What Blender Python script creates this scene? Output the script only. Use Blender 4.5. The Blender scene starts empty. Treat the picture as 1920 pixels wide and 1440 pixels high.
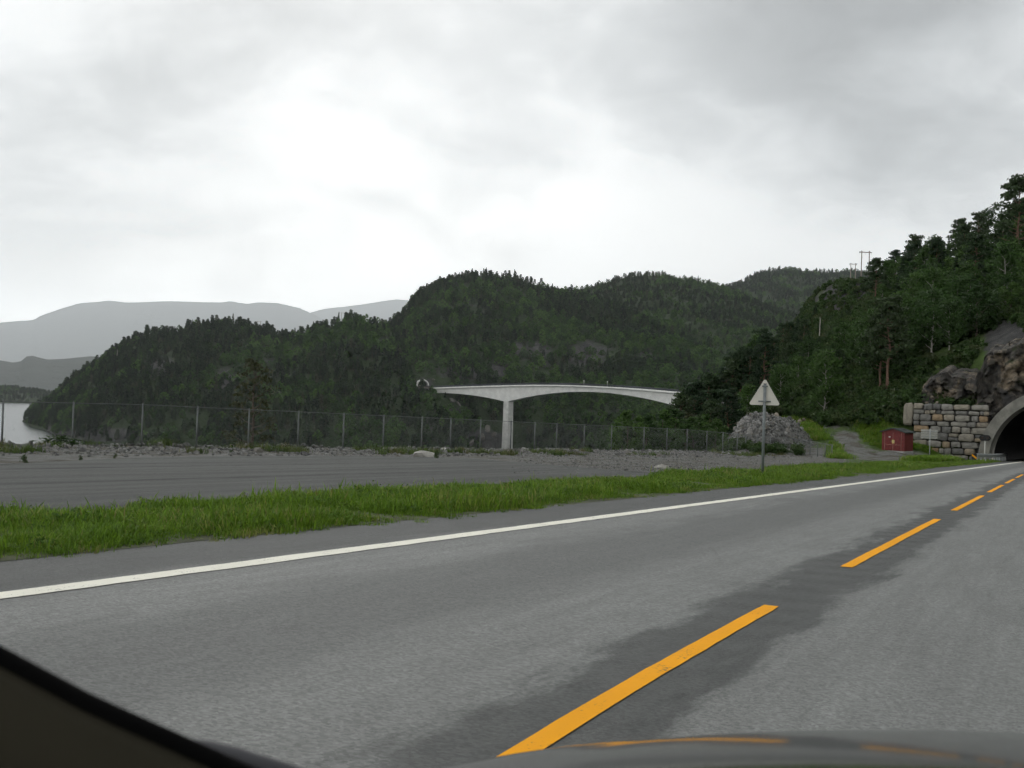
import bpy, math, random
import numpy as np
from mathutils import Vector, Matrix

random.seed(7)
RNG = np.random.default_rng(11)
SC = bpy.context.scene
COL = SC.collection

# ------------------------------------------------------------------ camera
FPX = 1900.0                       # focal length in photo pixels (photo 1920 x 1440)
PIT = math.atan(25 / 1900); ROL = math.atan(.031)
CF = np.array([0, math.cos(PIT), math.sin(PIT)])
CU0 = np.array([0, -math.sin(PIT), math.cos(PIT)])
CX = np.array([1., 0, 0])
CR = math.cos(ROL) * CX + math.sin(ROL) * CU0
CU = -math.sin(ROL) * CX + math.cos(ROL) * CU0
cam_d = bpy.data.cameras.new('camera')
cam = bpy.data.objects.new('camera', cam_d); COL.objects.link(cam)
cam_d.sensor_width = 36; cam_d.lens = FPX / 1920 * 36
cam_d.clip_start = .05; cam_d.clip_end = 80000
cam_d.dof.use_dof = True; cam_d.dof.focus_distance = 45; cam_d.dof.aperture_fstop = 9.5
cam.matrix_world = Matrix(((CR[0], CU[0], -CF[0], 0), (CR[1], CU[1], -CF[1], 0), (CR[2], CU[2], -CF[2], 0), (0, 0, 0, 1)))
SC.camera = cam

# ------------------------------------------------------------------ sky
W = bpy.data.worlds.new('World'); SC.world = W; W.use_nodes = True
wn = W.node_tree; wn.nodes.clear()
SUN_AZ, SUN_EL = math.radians(-14), math.radians(30)      # azimuth measured from +Y to +X
SUN_DIR = Vector((math.sin(SUN_AZ) * math.cos(SUN_EL), math.cos(SUN_AZ) * math.cos(SUN_EL), math.sin(SUN_EL)))

def build_world():
    N, L = wn.nodes, wn.links
    def nd(t, **k):
        n = N.new(t)
        for a, v in k.items(): setattr(n, a, v)
        return n
    def mth(op, a, b=None, c=None, clamp=False):
        n = nd('ShaderNodeMath', operation=op, use_clamp=clamp)
        for i, v in enumerate((a, b, c)):
            if v is None: continue
            if isinstance(v, (int, float)): n.inputs[i].default_value = v
            else: L.new(v, n.inputs[i])
        return n.outputs[0]
    tc = nd('ShaderNodeTexCoord')
    sep = nd('ShaderNodeSeparateXYZ'); L.new(tc.outputs['Generated'], sep.inputs[0])
    x, y, z = sep.outputs
    zz = mth('ADD', mth('MAXIMUM', z, 0.0), .30)
    cx, cy = mth('DIVIDE', x, zz), mth('DIVIDE', y, zz)
    cmb = nd('ShaderNodeCombineXYZ'); L.new(cx, cmb.inputs[0]); L.new(cy, cmb.inputs[1]); cmb.inputs[2].default_value = 3.7
    def noise(scale, detail, rough, dist, off):
        mp = nd('ShaderNodeMapping'); L.new(cmb.outputs[0], mp.inputs[0]); mp.inputs['Location'].default_value = off
        n = nd('ShaderNodeTexNoise'); L.new(mp.outputs[0], n.inputs['Vector'])
        n.inputs['Scale'].default_value = scale; n.inputs['Detail'].default_value = detail
        n.inputs['Roughness'].default_value = rough; n.inputs['Distortion'].default_value = dist
        return n.outputs['Fac']
    big = noise(.9, 4, .45, .4, (1.1, .35, 0))
    fine = noise(2.6, 6, .52, .4, (4.2, 7.7, 0))
    wisp = noise(7., 5, .55, .5, (2.2, 5.1, 0))
    cl = mth('ADD', mth('ADD', mth('MULTIPLY', big, .54), mth('MULTIPLY', fine, .34)), mth('MULTIPLY', wisp, .12))
    ramp = nd('ShaderNodeMapRange', interpolation_type='SMOOTHSTEP')
    L.new(cl, ramp.inputs['Value']); ramp.inputs['From Min'].default_value = .40; ramp.inputs['From Max'].default_value = .60
    ramp.inputs['To Min'].default_value = .52; ramp.inputs['To Max'].default_value = .94
    # brightening of the cloud deck round the hidden sun and thin cloud low over the sea
    def glow(az, el, pw, amp):
        g = (math.sin(az) * math.cos(el), math.cos(az) * math.cos(el), math.sin(el))
        vm = nd('ShaderNodeVectorMath', operation='DOT_PRODUCT'); L.new(tc.outputs['Generated'], vm.inputs[0]); vm.inputs[1].default_value = g
        return mth('MULTIPLY', mth('POWER', mth('MAXIMUM', vm.outputs['Value'], 0.0), pw), amp)
    g1 = glow(math.radians(-14), math.radians(12), 14, .10)
    az = glow(math.radians(-13), 0, 9, 5.0)
    hor = mth('SUBTRACT', 1.0, mth('MAXIMUM', z, 0.0))
    low = mth('MULTIPLY', mth('POWER', hor, 16), 1.0)
    g2 = mth('MULTIPLY', mth('POWER', hor, 26), az)          # the clear bright strip under the cloud deck
    # heavier bank of cloud up to the right, thin gap beside it, broken up by the same noise
    d1 = glow(math.radians(17), math.radians(25), 40, -.36); d2 = glow(math.radians(17), math.radians(14), 160, -.06); d3 = glow(math.radians(-22), math.radians(22), 34, -.20)
    bank = mth('MULTIPLY', mth('ADD', mth('ADD', d1, d2), d3), mth('ADD', mth('MULTIPLY', fine, 1.6), .25))
    gap = glow(math.radians(-3), math.radians(16), 60, .10)
    lum = mth('ADD', mth('ADD', mth('ADD', mth('ADD', mth('ADD', ramp.outputs[0], g1), g2), low), bank), gap)
    tint = nd('ShaderNodeMixRGB', blend_type='MIX')
    mr = nd('ShaderNodeMapRange'); L.new(lum, mr.inputs['Value']); mr.inputs['From Min'].default_value = .45; mr.inputs['From Max'].default_value = 1.0
    L.new(mr.outputs[0], tint.inputs[0]); tint.inputs[1].default_value = (.97, 1.0, 1.01, 1); tint.inputs[2].default_value = (1, 1, .985, 1)
    mul = nd('ShaderNodeMixRGB', blend_type='MULTIPLY'); mul.inputs[0].default_value = 1
    L.new(tint.outputs[0], mul.inputs[1]); L.new(lum, mul.inputs[2])
    sky = nd('ShaderNodeTexSky', sky_type='NISHITA', sun_disc=False, sun_elevation=SUN_EL, sun_rotation=SUN_AZ)
    b1 = nd('ShaderNodeBackground'); L.new(sky.outputs[0], b1.inputs[0]); b1.inputs[1].default_value = .07
    b2 = nd('ShaderNodeBackground'); L.new(mul.outputs[0], b2.inputs[0]); b2.inputs[1].default_value = 1.34
    mx = nd('ShaderNodeMixShader'); mx.inputs[0].default_value = .94       # closed cloud deck, a little sky through it
    L.new(b1.outputs[0], mx.inputs[1]); L.new(b2.outputs[0], mx.inputs[2])
    out = nd('ShaderNodeOutputWorld'); L.new(mx.outputs[0], out.inputs['Surface'])
build_world()
sl = bpy.data.lights.new('sun', 'SUN'); sl.energy = .5; sl.angle = math.radians(25); sl.color = (1, .97, .92)
sun = bpy.data.objects.new('sun', sl); COL.objects.link(sun)
sun.rotation_euler = SUN_DIR.to_track_quat('Z', 'Y').to_euler()
SC.view_settings.view_transform = 'Standard'; SC.view_settings.look = 'None'
SC.view_settings.exposure = 0; SC.view_settings.gamma = 1
try: SC.view_settings.use_curve_mapping = False
except Exception: pass
SC.render.engine = 'CYCLES'
cy = SC.cycles
cy.max_bounces = 5; cy.diffuse_bounces = 2; cy.glossy_bounces = 2; cy.transmission_bounces = 3
cy.transparent_max_bounces = 4; cy.volume_bounces = 1; cy.use_denoising = True
cy.use_adaptive_sampling = True; cy.adaptive_threshold = .04; cy.adaptive_min_samples = 12
W.cycles.sampling_method = 'MANUAL'; W.cycles.sample_map_resolution = 512
cy.caustics_reflective = False; cy.caustics_refractive = False

# ------------------------------------------------------------------ layout helpers
H0, SLP = 1.25, .0358             # eye height over the road, fall of the road and lot per metre forward
def ray(px, py): return CF + (px - 960) / FPX * CR - (py - 720) / FPX * CU
def P(px, py, Y):                 # the point seen at a photo pixel, at forward distance Y
    d = ray(px, py); return d * (Y / d[1])
def plane(Y): return -H0 - SLP * Y
def G(px, py):                    # the point of the road plane seen at a photo pixel
    d = ray(px, py); return d * (-H0 / (d[2] + SLP * d[1]))
def proj(p):
    p = np.asarray(p, float); zc = p @ CF
    return 960 + FPX * (p @ CR) / zc, 720 - FPX * (p @ CU) / zc
def tcol(px, py=745): d = ray(px, py); return d[0] / d[1]
U2 = np.array([.58, 1.]) / math.hypot(.58, 1)       # direction of the road on plan
L2 = np.array([-U2[1], U2[0]])                       # to its left
def white_x(Y): return -7.6 + .58 * Y
def yellow_x(Y):
    Y = np.asarray(Y, float)
    return np.where(Y < 50, -2.2 + .55 * Y, 25.3 + .58 * (Y - 50)) + .0065 * np.clip(8 - Y, 0, 6) ** 2

_tab = np.random.default_rng(5).random((256, 256))
def vn(x, y):
    x = np.asarray(x, float); y = np.asarray(y, float)
    xi = np.floor(x).astype(int); yi = np.floor(y).astype(int); fx = x - xi; fy = y - yi
    fx = fx * fx * (3 - 2 * fx); fy = fy * fy * (3 - 2 * fy)
    a = _tab[xi % 256, yi % 256]; b = _tab[(xi + 1) % 256, yi % 256]
    c = _tab[xi % 256, (yi + 1) % 256]; d = _tab[(xi + 1) % 256, (yi + 1) % 256]
    return (a + (b - a) * fx) * (1 - fy) + (c + (d - c) * fx) * fy
def fbm(x, y, o=4, g=.5):
    s = 0; a = 1; t = 0
    for k in range(o):
        s = s + a * (vn(x * 2 ** k + 17.3 * k, y * 2 ** k + 5.1 * k) - .5); t += a; a *= g
    return s / t * 2
def sstep(a, b, v):
    t = np.clip((np.asarray(v, float) - a) / (b - a), 0, 1); return t * t * (3 - 2 * t)

# ------------------------------------------------------------------ object helpers
def mesh_obj(name, V, Fs, mat=None, parent=None, smooth=False):
    me = bpy.data.meshes.new(name)
    me.from_pydata([tuple(map(float, v)) for v in V], [], [tuple(map(int, f)) for f in Fs])
    if smooth: me.polygons.foreach_set('use_smooth', [True] * len(me.polygons))
    me.update()
    if mat: me.materials.append(mat)
    o = bpy.data.objects.new(name, me); COL.objects.link(o)
    if parent: o.parent = parent
    return o
def quad_mesh(name, V, mat):      # V: (n*4, 3) corner array, every four a face
    V = np.asarray(V, np.float32); n = len(V) // 4
    me = bpy.data.meshes.new(name)
    me.vertices.add(n * 4); me.vertices.foreach_set('co', V.ravel())
    me.loops.add(n * 4); me.loops.foreach_set('vertex_index', np.arange(n * 4, dtype=np.int32))
    me.polygons.add(n); me.polygons.foreach_set('loop_start', np.arange(0, n * 4, 4, dtype=np.int32))
    me.polygons.foreach_set('loop_total', np.full(n, 4, np.int32))
    me.update(calc_edges=True)
    if mat: me.materials.append(mat)
    return me
def grid_mesh(name, Pg, mat, keep=None, smooth=True, attrs=None, uv=None):
    a, b = Pg.shape[:2]
    idx = np.arange(a * b).reshape(a, b)
    q = np.stack([idx[:-1, :-1], idx[1:, :-1], idx[1:, 1:], idx[:-1, 1:]], -1).reshape(-1, 4)
    if keep is not None: q = q[keep.reshape(-1)]
    me = bpy.data.meshes.new(name); n = len(q)
    me.vertices.add(a * b); me.vertices.foreach_set('co', Pg.reshape(-1, 3).astype(np.float32).ravel())
    me.loops.add(n * 4); me.loops.foreach_set('vertex_index', q.astype(np.int32).ravel())
    me.polygons.add(n); me.polygons.foreach_set('loop_start', np.arange(0, n * 4, 4, dtype=np.int32))
    me.polygons.foreach_set('loop_total', np.full(n, 4, np.int32))
    me.update(calc_edges=True); me.validate()
    if smooth: me.polygons.foreach_set('use_smooth', [True] * len(me.polygons))
    if attrs:
        for k, v in attrs.items():
            at = me.attributes.new(k, 'FLOAT', 'POINT'); at.data.foreach_set('value', v.astype(np.float32).ravel())
    if uv is not None:
        ul = me.uv_layers.new(name='UVMap'); li = np.zeros(len(me.loops), np.int32); me.loops.foreach_get('vertex_index', li)
        ul.data.foreach_set('uv', uv.reshape(-1, 2)[li].astype(np.float32).ravel())
    if mat: me.materials.append(mat)
    o = bpy.data.objects.new(name, me); COL.objects.link(o); return o
def tag(o, label=None, cat=None, group=None, kind=None):
    if label: o['label'] = label
    if cat: o['category'] = cat
    if group: o['group'] = group
    if kind: o['kind'] = kind
    return o
def empty(name, loc=(0, 0, 0), rz=0.):
    o = bpy.data.objects.new(name, None); COL.objects.link(o); o.location = tuple(map(float, loc)); o.rotation_euler = (0, 0, rz)
    o.empty_display_size = .3; return o

class MB:                          # collects shapes into one mesh
    def __init__(s): s.V = []; s.F = []
    def add(s, V, Fs):
        b = len(s.V); s.V += [tuple(map(float, v)) for v in V]; s.F += [tuple(i + b for i in f) for f in Fs]; return s
    def box(s, c, d, rz=0., top=1., bev=0.):
        cx, cy_, cz = c; x, y, z = [k / 2 for k in d]; co, si = math.cos(rz), math.sin(rz)
        if bev > 0:
            b = min(bev, x * .9, y * .9, z * .9); V = []
            for zz, i in ((-z, b), (-z + b, 0), (z - b, 0), (z, b)):
                X, Y = x - i, y - i
                for px, py in ((-X + b * (i == 0), -Y), (X - b * (i == 0), -Y), (X, -Y + b * (i == 0)), (X, Y - b * (i == 0)),
                               (X - b * (i == 0), Y), (-X + b * (i == 0), Y), (-X, Y - b * (i == 0)), (-X, -Y + b * (i == 0))):
                    V.append((cx + px * co - py * si, cy_ + px * si + py * co, cz + zz))
            Fs = [tuple(range(7, -1, -1)), tuple(range(24, 32))]
            for r in range(3):
                for k in range(8): Fs.append((r * 8 + k, r * 8 + (k + 1) % 8, r * 8 + 8 + (k + 1) % 8, r * 8 + 8 + k))
            return s.add(V, Fs)
        V = []
        for zz, m in ((-z, 1), (z, top)):
            for px, py in ((-x, -y), (x, -y), (x, y), (-x, y)):
                V.append((cx + (px * co - py * si) * m, cy_ + (px * si + py * co) * m, cz + zz))
        return s.add(V, [(3, 2, 1, 0), (4, 5, 6, 7), (0, 1, 5, 4), (1, 2, 6, 5), (2, 3, 7, 6), (3, 0, 4, 7)])
    def tube(s, pts, rad, n=8, cap=True):
        pts = [Vector(p) for p in pts]
        rad = rad if isinstance(rad, (list, tuple)) else [rad] * len(pts)
        V = []; Fs = []
        for i, p in enumerate(pts):
            d = (pts[min(i + 1, len(pts) - 1)] - pts[max(i - 1, 0)]).normalized()
            a = d.cross(Vector((0, 0, 1)) if abs(d.z) < .95 else Vector((1, 0, 0))).normalized(); b = d.cross(a)
            for k in range(n):
                t = 2 * math.pi * k / n; V.append(p + (a * math.cos(t) + b * math.sin(t)) * rad[i])
        for i in range(len(pts) - 1):
            for k in range(n): Fs.append((i * n + k, i * n + (k + 1) % n, i * n + n + (k + 1) % n, i * n + n + k))
        if cap:
            Fs.append(tuple(range(n - 1, -1, -1))); Fs.append(tuple(range((len(pts) - 1) * n, len(pts) * n)))
        return s.add(V, Fs)
    def prism(s, poly, axis_a, axis_b, org, ext):    # polygon in the plane (a, b) extruded by ext
        a, b, o, e = Vector(axis_a), Vector(axis_b), Vector(org), Vector(ext); n = len(poly)
        V = [o + a * p[0] + b * p[1] for p in poly] + [o + a * p[0] + b * p[1] + e for p in poly]
        Fs = [tuple(range(n - 1, -1, -1)), tuple(range(n, 2 * n))] + [(i, (i + 1) % n, n + (i + 1) % n, n + i) for i in range(n)]
        return s.add(V, Fs)
    def build(s, name, mat, parent=None, smooth=False): return mesh_obj(name, s.V, s.F, mat, parent, smooth)

# ------------------------------------------------------------------ materials
def mat_new(name):
    m = bpy.data.materials.new(name); m.use_nodes = True; t = m.node_tree; t.nodes.clear()
    o = t.nodes.new('ShaderNodeOutputMaterial'); b = t.nodes.new('ShaderNodeBsdfPrincipled'); t.links.new(b.outputs[0], o.inputs[0])
    return m, t, b
class NT:
    def __init__(s, t): s.t = t; s.N = t.nodes; s.L = t.links
    def n(s, ty, **k):
        q = s.N.new(ty)
        for a, v in k.items(): setattr(q, a, v)
        return q
    def put(s, v, inp):
        if isinstance(v, (int, float)): inp.default_value = v
        elif isinstance(v, (tuple, list)): inp.default_value = tuple(v) if len(v) != 3 or inp.type == 'VECTOR' else (*v, 1)
        else: s.L.new(v, inp)
    def m(s, op, a, b=None, c=None, clamp=False):
        q = s.n('ShaderNodeMath', operation=op, use_clamp=clamp)
        for i, v in enumerate((a, b, c)):
            if v is not None: s.put(v, q.inputs[i])
        return q.outputs[0]
    def mix(s, f, a, b, bt='MIX'):
        q = s.n('ShaderNodeMixRGB', blend_type=bt); s.put(f, q.inputs[0]); s.put(a, q.inputs[1]); s.put(b, q.inputs[2]); return q.outputs[0]
    def noise(s, vec, scale, detail=4, rough=.55, dist=0.):
        q = s.n('ShaderNodeTexNoise')
        if vec is not None: s.L.new(vec, q.inputs['Vector'])
        q.inputs['Scale'].default_value = scale; q.inputs['Detail'].default_value = detail
        q.inputs['Roughness'].default_value = rough; q.inputs['Distortion'].default_value = dist
        return q.outputs['Fac']
    def rng(s, v, a, b, c=0., d=1., smooth=True):
        q = s.n('ShaderNodeMapRange', interpolation_type='SMOOTHSTEP' if smooth else 'LINEAR')
        s.put(v, q.inputs['Value']); q.inputs['From Min'].default_value = a; q.inputs['From Max'].default_value = b
        q.inputs['To Min'].default_value = c; q.inputs['To Max'].default_value = d; return q.outputs[0]
    def ramp(s, v, stops):
        q = s.n('ShaderNodeValToRGB'); s.L.new(v, q.inputs[0]); e = q.color_ramp.elements
        while len(e) < len(stops): e.new(.5)
        for el, (p, c) in zip(e, stops): el.position = p; el.color = (*c, 1)
        return q.outputs[0]
    def geo(s): return s.n('ShaderNodeNewGeometry')
    def pos(s, scale=(1, 1, 1)):
        g = s.geo(); mp = s.n('ShaderNodeMapping'); s.L.new(g.outputs['Position'], mp.inputs[0]); mp.inputs['Scale'].default_value = scale
        return mp.outputs[0]
    def obj(s, scale=(1, 1, 1)):
        g = s.n('ShaderNodeTexCoord'); mp = s.n('ShaderNodeMapping'); s.L.new(g.outputs['Object'], mp.inputs[0]); mp.inputs['Scale'].default_value = scale
        return mp.outputs[0]
    def orand(s): return s.n('ShaderNodeObjectInfo').outputs['Random']
    def irand(s): return s.geo().outputs['Random Per Island']
    def attr(s, a): q = s.n('ShaderNodeAttribute'); q.attribute_name = a; return q.outputs['Fac']
    def bump(s, bsdf, hgt, strength=.4, dist=.05):
        q = s.n('ShaderNodeBump'); q.inputs['Strength'].default_value = strength; q.inputs['Distance'].default_value = dist
        s.put(hgt, q.inputs['Height']); s.L.new(q.outputs[0], bsdf.inputs['Normal'])
def simple(name, col, rough=.6, metal=0., var=.15, scale=6., spec=.4, bump=0., bscale=40.):
    m, t, b = mat_new(name); k = NT(t); v = k.obj()
    nz = k.noise(v, scale, 5, .6)
    c = k.mix(k.rng(nz, .3, .7), tuple(x * (1 - var) for x in col), tuple(min(1, x * (1 + var)) for x in col))
    t.links.new(c, b.inputs['Base Color']); b.inputs['Roughness'].default_value = rough; b.inputs['Metallic'].default_value = metal
    b.inputs['Specular IOR Level'].default_value = spec
    if bump: k.bump(b, k.noise(v, bscale, 4), bump, .02)
    return m
def leafy(name, stops, transl=.35, rough=.6, spread=.35, spec=.25):
    m, t, b = mat_new(name); k = NT(t)
    base = k.ramp(k.orand(), stops)
    v = k.rng(k.irand(), 0, 1, 1 - spread, 1 + spread, False)
    vm = k.n('ShaderNodeVectorMath', operation='SCALE'); t.links.new(base, vm.inputs[0]); t.links.new(v, vm.inputs['Scale'])
    c = vm.outputs[0]
    t.links.new(c, b.inputs['Base Color']); b.inputs['Roughness'].default_value = rough; b.inputs['Specular IOR Level'].default_value = spec
    tr = k.n('ShaderNodeBsdfTranslucent'); t.links.new(c, tr.inputs[0])
    mx = k.n('ShaderNodeMixShader'); mx.inputs[0].default_value = transl
    t.links.new(b.outputs[0], mx.inputs[1]); t.links.new(tr.outputs[0], mx.inputs[2])
    t.links.new(mx.outputs[0], next(n for n in t.nodes if n.type == 'OUTPUT_MATERIAL').inputs[0])
    return m

M = {}
M['conifer'] = leafy('conifer_needles', [(0, (.020, .040, .018)), (.5, (.030, .055, .022)), (1, (.042, .066, .026))])
M['broadleaf'] = leafy('broadleaf_leaves', [(0, (.024, .052, .014)), (.5, (.038, .078, .018)), (1, (.056, .105, .023))])
M['farconifer'] = leafy('far_conifer_needles', [(0, (.010, .021, .011)), (.5, (.022, .043, .019)), (.9, (.036, .064, .026)), (1, (.06, .066, .04))])
M['farleaf'] = leafy('far_broadleaf', [(0, (.022, .050, .016)), (.5, (.044, .095, .024)), (.85, (.068, .135, .030)), (1, (.09, .165, .038))])
M['shrub'] = leafy('shrub_leaves', [(0, (.026, .052, .014)), (.6, (.042, .080, .019)), (1, (.062, .080, .030))])
M['grass'] = leafy('grass_blades', [(0, (.080, .155, .014)), (.5, (.122, .22, .018)), (.85, (.155, .25, .024)), (1, (.25, .23, .08))], transl=.4, spread=.3)
M['sparse'] = leafy('sparse_pine_needles', [(0, (.040, .046, .020)), (1, (.050, .055, .024))])
M['bark'] = simple('bark', (.09, .07, .055), .9, var=.4, scale=12)
M['pinebark'] = simple('pine_bark', (.14, .085, .06), .9, var=.4, scale=12)
M['birchbark'] = simple('birch_bark', (.32, .30, .27), .8, var=.4, scale=9)
M['concrete'] = simple('portal_concrete', (.20, .195, .172), .85, var=.28, scale=1.2, bump=.3, bscale=14)
M['steel'] = simple('galvanised_steel', (.36, .38, .38), .5, metal=.5, var=.12, scale=8)
M['black'] = simple('black_plastic', (.012, .012, .013), .5, var=.2)
M['wood'] = simple('weathered_pole_wood', (.22, .19, .16), .85, var=.25, scale=5)
M['white_metal'] = simple('white_painted_sheet', (.62, .62, .58), .5, var=.06, scale=4)

def rock_nodes(k, vec, sc=1., cols=((.024, .025, .025), (.050, .050, .049), (.10, .096, .090))):
    a = k.noise(vec, .35 * sc, 8, .65, .4); b_ = k.noise(vec, 2.2 * sc, 6, .6)
    return k.ramp(k.m('ADD', k.m('MULTIPLY', a, .65), k.m('MULTIPLY', b_, .35)), [(.32, cols[0]), (.5, cols[1]), (.68, cols[2])])
def mat_hill(name, sc, green):
    m, t, b = mat_new(name); k = NT(t); v = k.pos()
    rock = rock_nodes(k, k.pos((1, 1, .45)), sc)
    gr = k.ramp(k.noise(v, .08 * sc, 6, .65), [(.3, tuple(x * .6 for x in green)), (.7, green)])
    f = k.rng(k.m('ADD', k.attr('rock'), k.m('MULTIPLY', k.m('SUBTRACT', k.noise(v, .12 * sc, 6, .7), .5), .9)), .35, .6)
    t.links.new(k.mix(f, gr, rock), b.inputs['Base Color']); b.inputs['Roughness'].default_value = .95; b.inputs['Specular IOR Level'].default_value = .15
    k.bump(b, k.noise(v, .5 * sc, 8, .7), .8, 1.2 / sc)
    return m
M['hill'] = mat_hill('hill_ground', .5, (.032, .050, .022))
M['mountain'] = mat_hill('mountain_ground', .01, (.035, .045, .03))

def mat_ground():
    m, t, b = mat_new('ground_cover'); k = NT(t); v = k.pos()
    grass = k.ramp(k.noise(v, .5, 7, .7), [(.3, (.030, .050, .014)), (.55, (.060, .095, .025)), (.75, (.10, .11, .045))])
    gravel = k.ramp(k.noise(v, 6, 8, .8), [(.25, (.055, .056, .054)), (.5, (.128, .129, .122)), (.75, (.235, .236, .225))])
    dirt = k.ramp(k.noise(v, .9, 6, .7), [(.3, (.050, .046, .036)), (.7, (.11, .102, .085))])
    soil = k.mix(k.rng(k.noise(v, .7, 5), .45, .62), gravel, dirt)
    rock = rock_nodes(k, k.pos((1, 1, .4)), 1.6)
    jit = k.m('MULTIPLY', k.m('SUBTRACT', k.noise(v, 1.1, 6, .7), .5), .9)
    c = k.mix(k.rng(k.m('ADD', k.attr('gravel'), jit), .4, .6), grass, soil)
    c = k.mix(k.rng(k.m('ADD', k.attr('rock'), jit), .4, .6), c, rock)
    t.links.new(c, b.inputs['Base Color']); b.inputs['Roughness'].default_value = .95; b.inputs['Specular IOR Level'].default_value = .15
    k.bump(b, k.m('ADD', k.noise(v, 1.2, 7, .7), k.m('MULTIPLY', k.noise(v, 14, 4, .7), .25)), .7, .25)
    return m
M['ground'] = mat_ground()

def mat_asphalt(name, road):
    m, t, b = mat_new(name); k = NT(t)
    uv = k.n('ShaderNodeUVMap').outputs[0]; sp = k.n('ShaderNodeSeparateXYZ'); t.links.new(uv, sp.inputs[0]); u, w = sp.outputs[0], sp.outputs[1]
    def vec(su, sv):
        mp = k.n('ShaderNodeMapping'); t.links.new(uv, mp.inputs[0]); mp.inputs['Scale'].default_value = (su, sv, 1); return mp.outputs[0]
    grain = k.noise(vec(1, 1), 55, 3, .75); mid = k.noise(vec(1, .22), 2.6, 6, .7); streak = k.noise(vec(1, .06), 9, 5, .7)
    agg = k.n('ShaderNodeTexVoronoi'); t.links.new(vec(1, 1), agg.inputs['Vector']); agg.inputs['Scale'].default_value = 62
    chip = agg.outputs['Color']; cs = k.n('ShaderNodeSeparateColor'); t.links.new(chip, cs.inputs[0])
    if road:
        # u: metres right of the yellow line (left negative); wheel tracks polished pale, strips between dark
        wob = k.m('MULTIPLY', k.m('SUBTRACT', mid, .5), .9)
        uu = k.m('ADD', u, wob)
        def band(c, wd, soft):
            d = k.m('ABSOLUTE', k.m('SUBTRACT', uu, c)); return k.rng(d, wd, wd + soft, 1., 0.)
        centre = band(0.06, .26, .20)                      # milled strip under the lane line
        edge = k.rng(uu, -3.5, -2.9, 1., 0.)
        midl = k.m('MULTIPLY', band(-1.75, .28, .6), .55)
        midr = k.m('MULTIPLY', band(2.6, .4, .6), .55)
        dark = k.m('MAXIMUM', k.m('MAXIMUM', centre, edge), k.m('MAXIMUM', midl, midr))
        dark = k.m('MULTIPLY', dark, k.rng(streak, .2, .5, .75, 1.))
        patch = k.rng(k.noise(vec(.5, .12), 1.3, 5, .6), .56, .66, 0, .45)
        dark = k.m('MAXIMUM', dark, patch)
        sv = k.n('ShaderNodeTexVoronoi', feature='DISTANCE_TO_EDGE'); t.links.new(vec(.28, .11), sv.inputs['Vector']); sv.inputs['Scale'].default_value = 1.
        seam = k.m('MULTIPLY', k.rng(sv.outputs['Distance'], .002, .006, 1, 0), k.rng(k.noise(vec(.3, .3), 1., 4), .48, .6))
        c = k.mix(dark, (.165, .170, .163), (.052, .055, .053)); c = k.mix(k.m('MULTIPLY', seam, .18), c, (.025, .025, .025))
    else:
        tr = k.noise(vec(.5, .025), 2.2, 6, .65)
        crack = k.rng(k.m('ABSOLUTE', k.m('SUBTRACT', k.m('FRACT', k.m('ADD', k.m('MULTIPLY', u, .19), k.m('MULTIPLY', mid, .25))), .5)), 0, .035, 1, 0)
        c = k.mix(k.rng(tr, .35, .65), (.060, .062, .059), (.100, .102, .097))
        c = k.mix(k.m('MULTIPLY', crack, .8), c, (.022, .022, .022))
    c = k.mix(k.rng(mid, .3, .7, 0, .35), c, (.10, .10, .097) if road else (.066, .068, .065))
    sp_ = k.m('MULTIPLY', k.rng(cs.outputs[0], 0, 1, .74, 1.26, False), k.rng(grain, .25, .75, .80, 1.20, False))
    sp_ = k.m('MULTIPLY', sp_, k.rng(streak, .25, .75, .86, 1.14, False))
    vm = k.n('ShaderNodeVectorMath', operation='SCALE'); t.links.new(c, vm.inputs[0]); t.links.new(sp_, vm.inputs['Scale'])
    t.links.new(vm.outputs[0], b.inputs['Base Color']); b.inputs['Roughness'].default_value = .72 if road else .85; b.inputs['Specular IOR Level'].default_value = .35 if road else .12
    hg = k.m('ADD', k.m('MULTIPLY', cs.outputs[1], .5), k.m('MULTIPLY', grain, .5))
    if road:                                               # milled rumble grooves along the centre
        rum = k.m('MULTIPLY', k.m('MULTIPLY', k.m('SINE', k.m('MULTIPLY', w, 2 * math.pi / .6)), k.rng(k.m('ABSOLUTE', u), .22, .3, 1, 0)), 1.4)
        hg = k.m('ADD', hg, rum)
    k.bump(b, hg, .55, .012)
    return m
M['road'] = mat_asphalt('road_asphalt', True)
M['lot'] = mat_asphalt('lot_asphalt', False)
def mat_paint(name, col, wear):
    m, t, b = mat_new(name); k = NT(t); v = k.pos()
    w = k.m('ADD', k.m('MULTIPLY', k.noise(v, 45, 4, .75), .6), k.m('MULTIPLY', k.noise(v, 2.5, 5, .7), .4))
    c = k.mix(k.rng(w, .30, .47), wear, col); c = k.mix(k.rng(w, .375, .41, 1, 0), c, (.10, .10, .095))
    t.links.new(k.mix(k.rng(k.noise(v, 1.3, 4), .3, .7, 0, .25), c, tuple(x * .7 for x in col)), b.inputs['Base Color'])
    b.inputs['Roughness'].default_value = .75; b.inputs['Specular IOR Level'].default_value = .12
    k.bump(b, k.noise(v, 90, 2), .3, .004); return m
M['white_line'] = mat_paint('white_road_paint', (.79, .77, .67), (.38, .37, .34))
M['yellow_line'] = mat_paint('yellow_road_paint', (.84, .36, .004), (.66, .27, .006))

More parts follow.
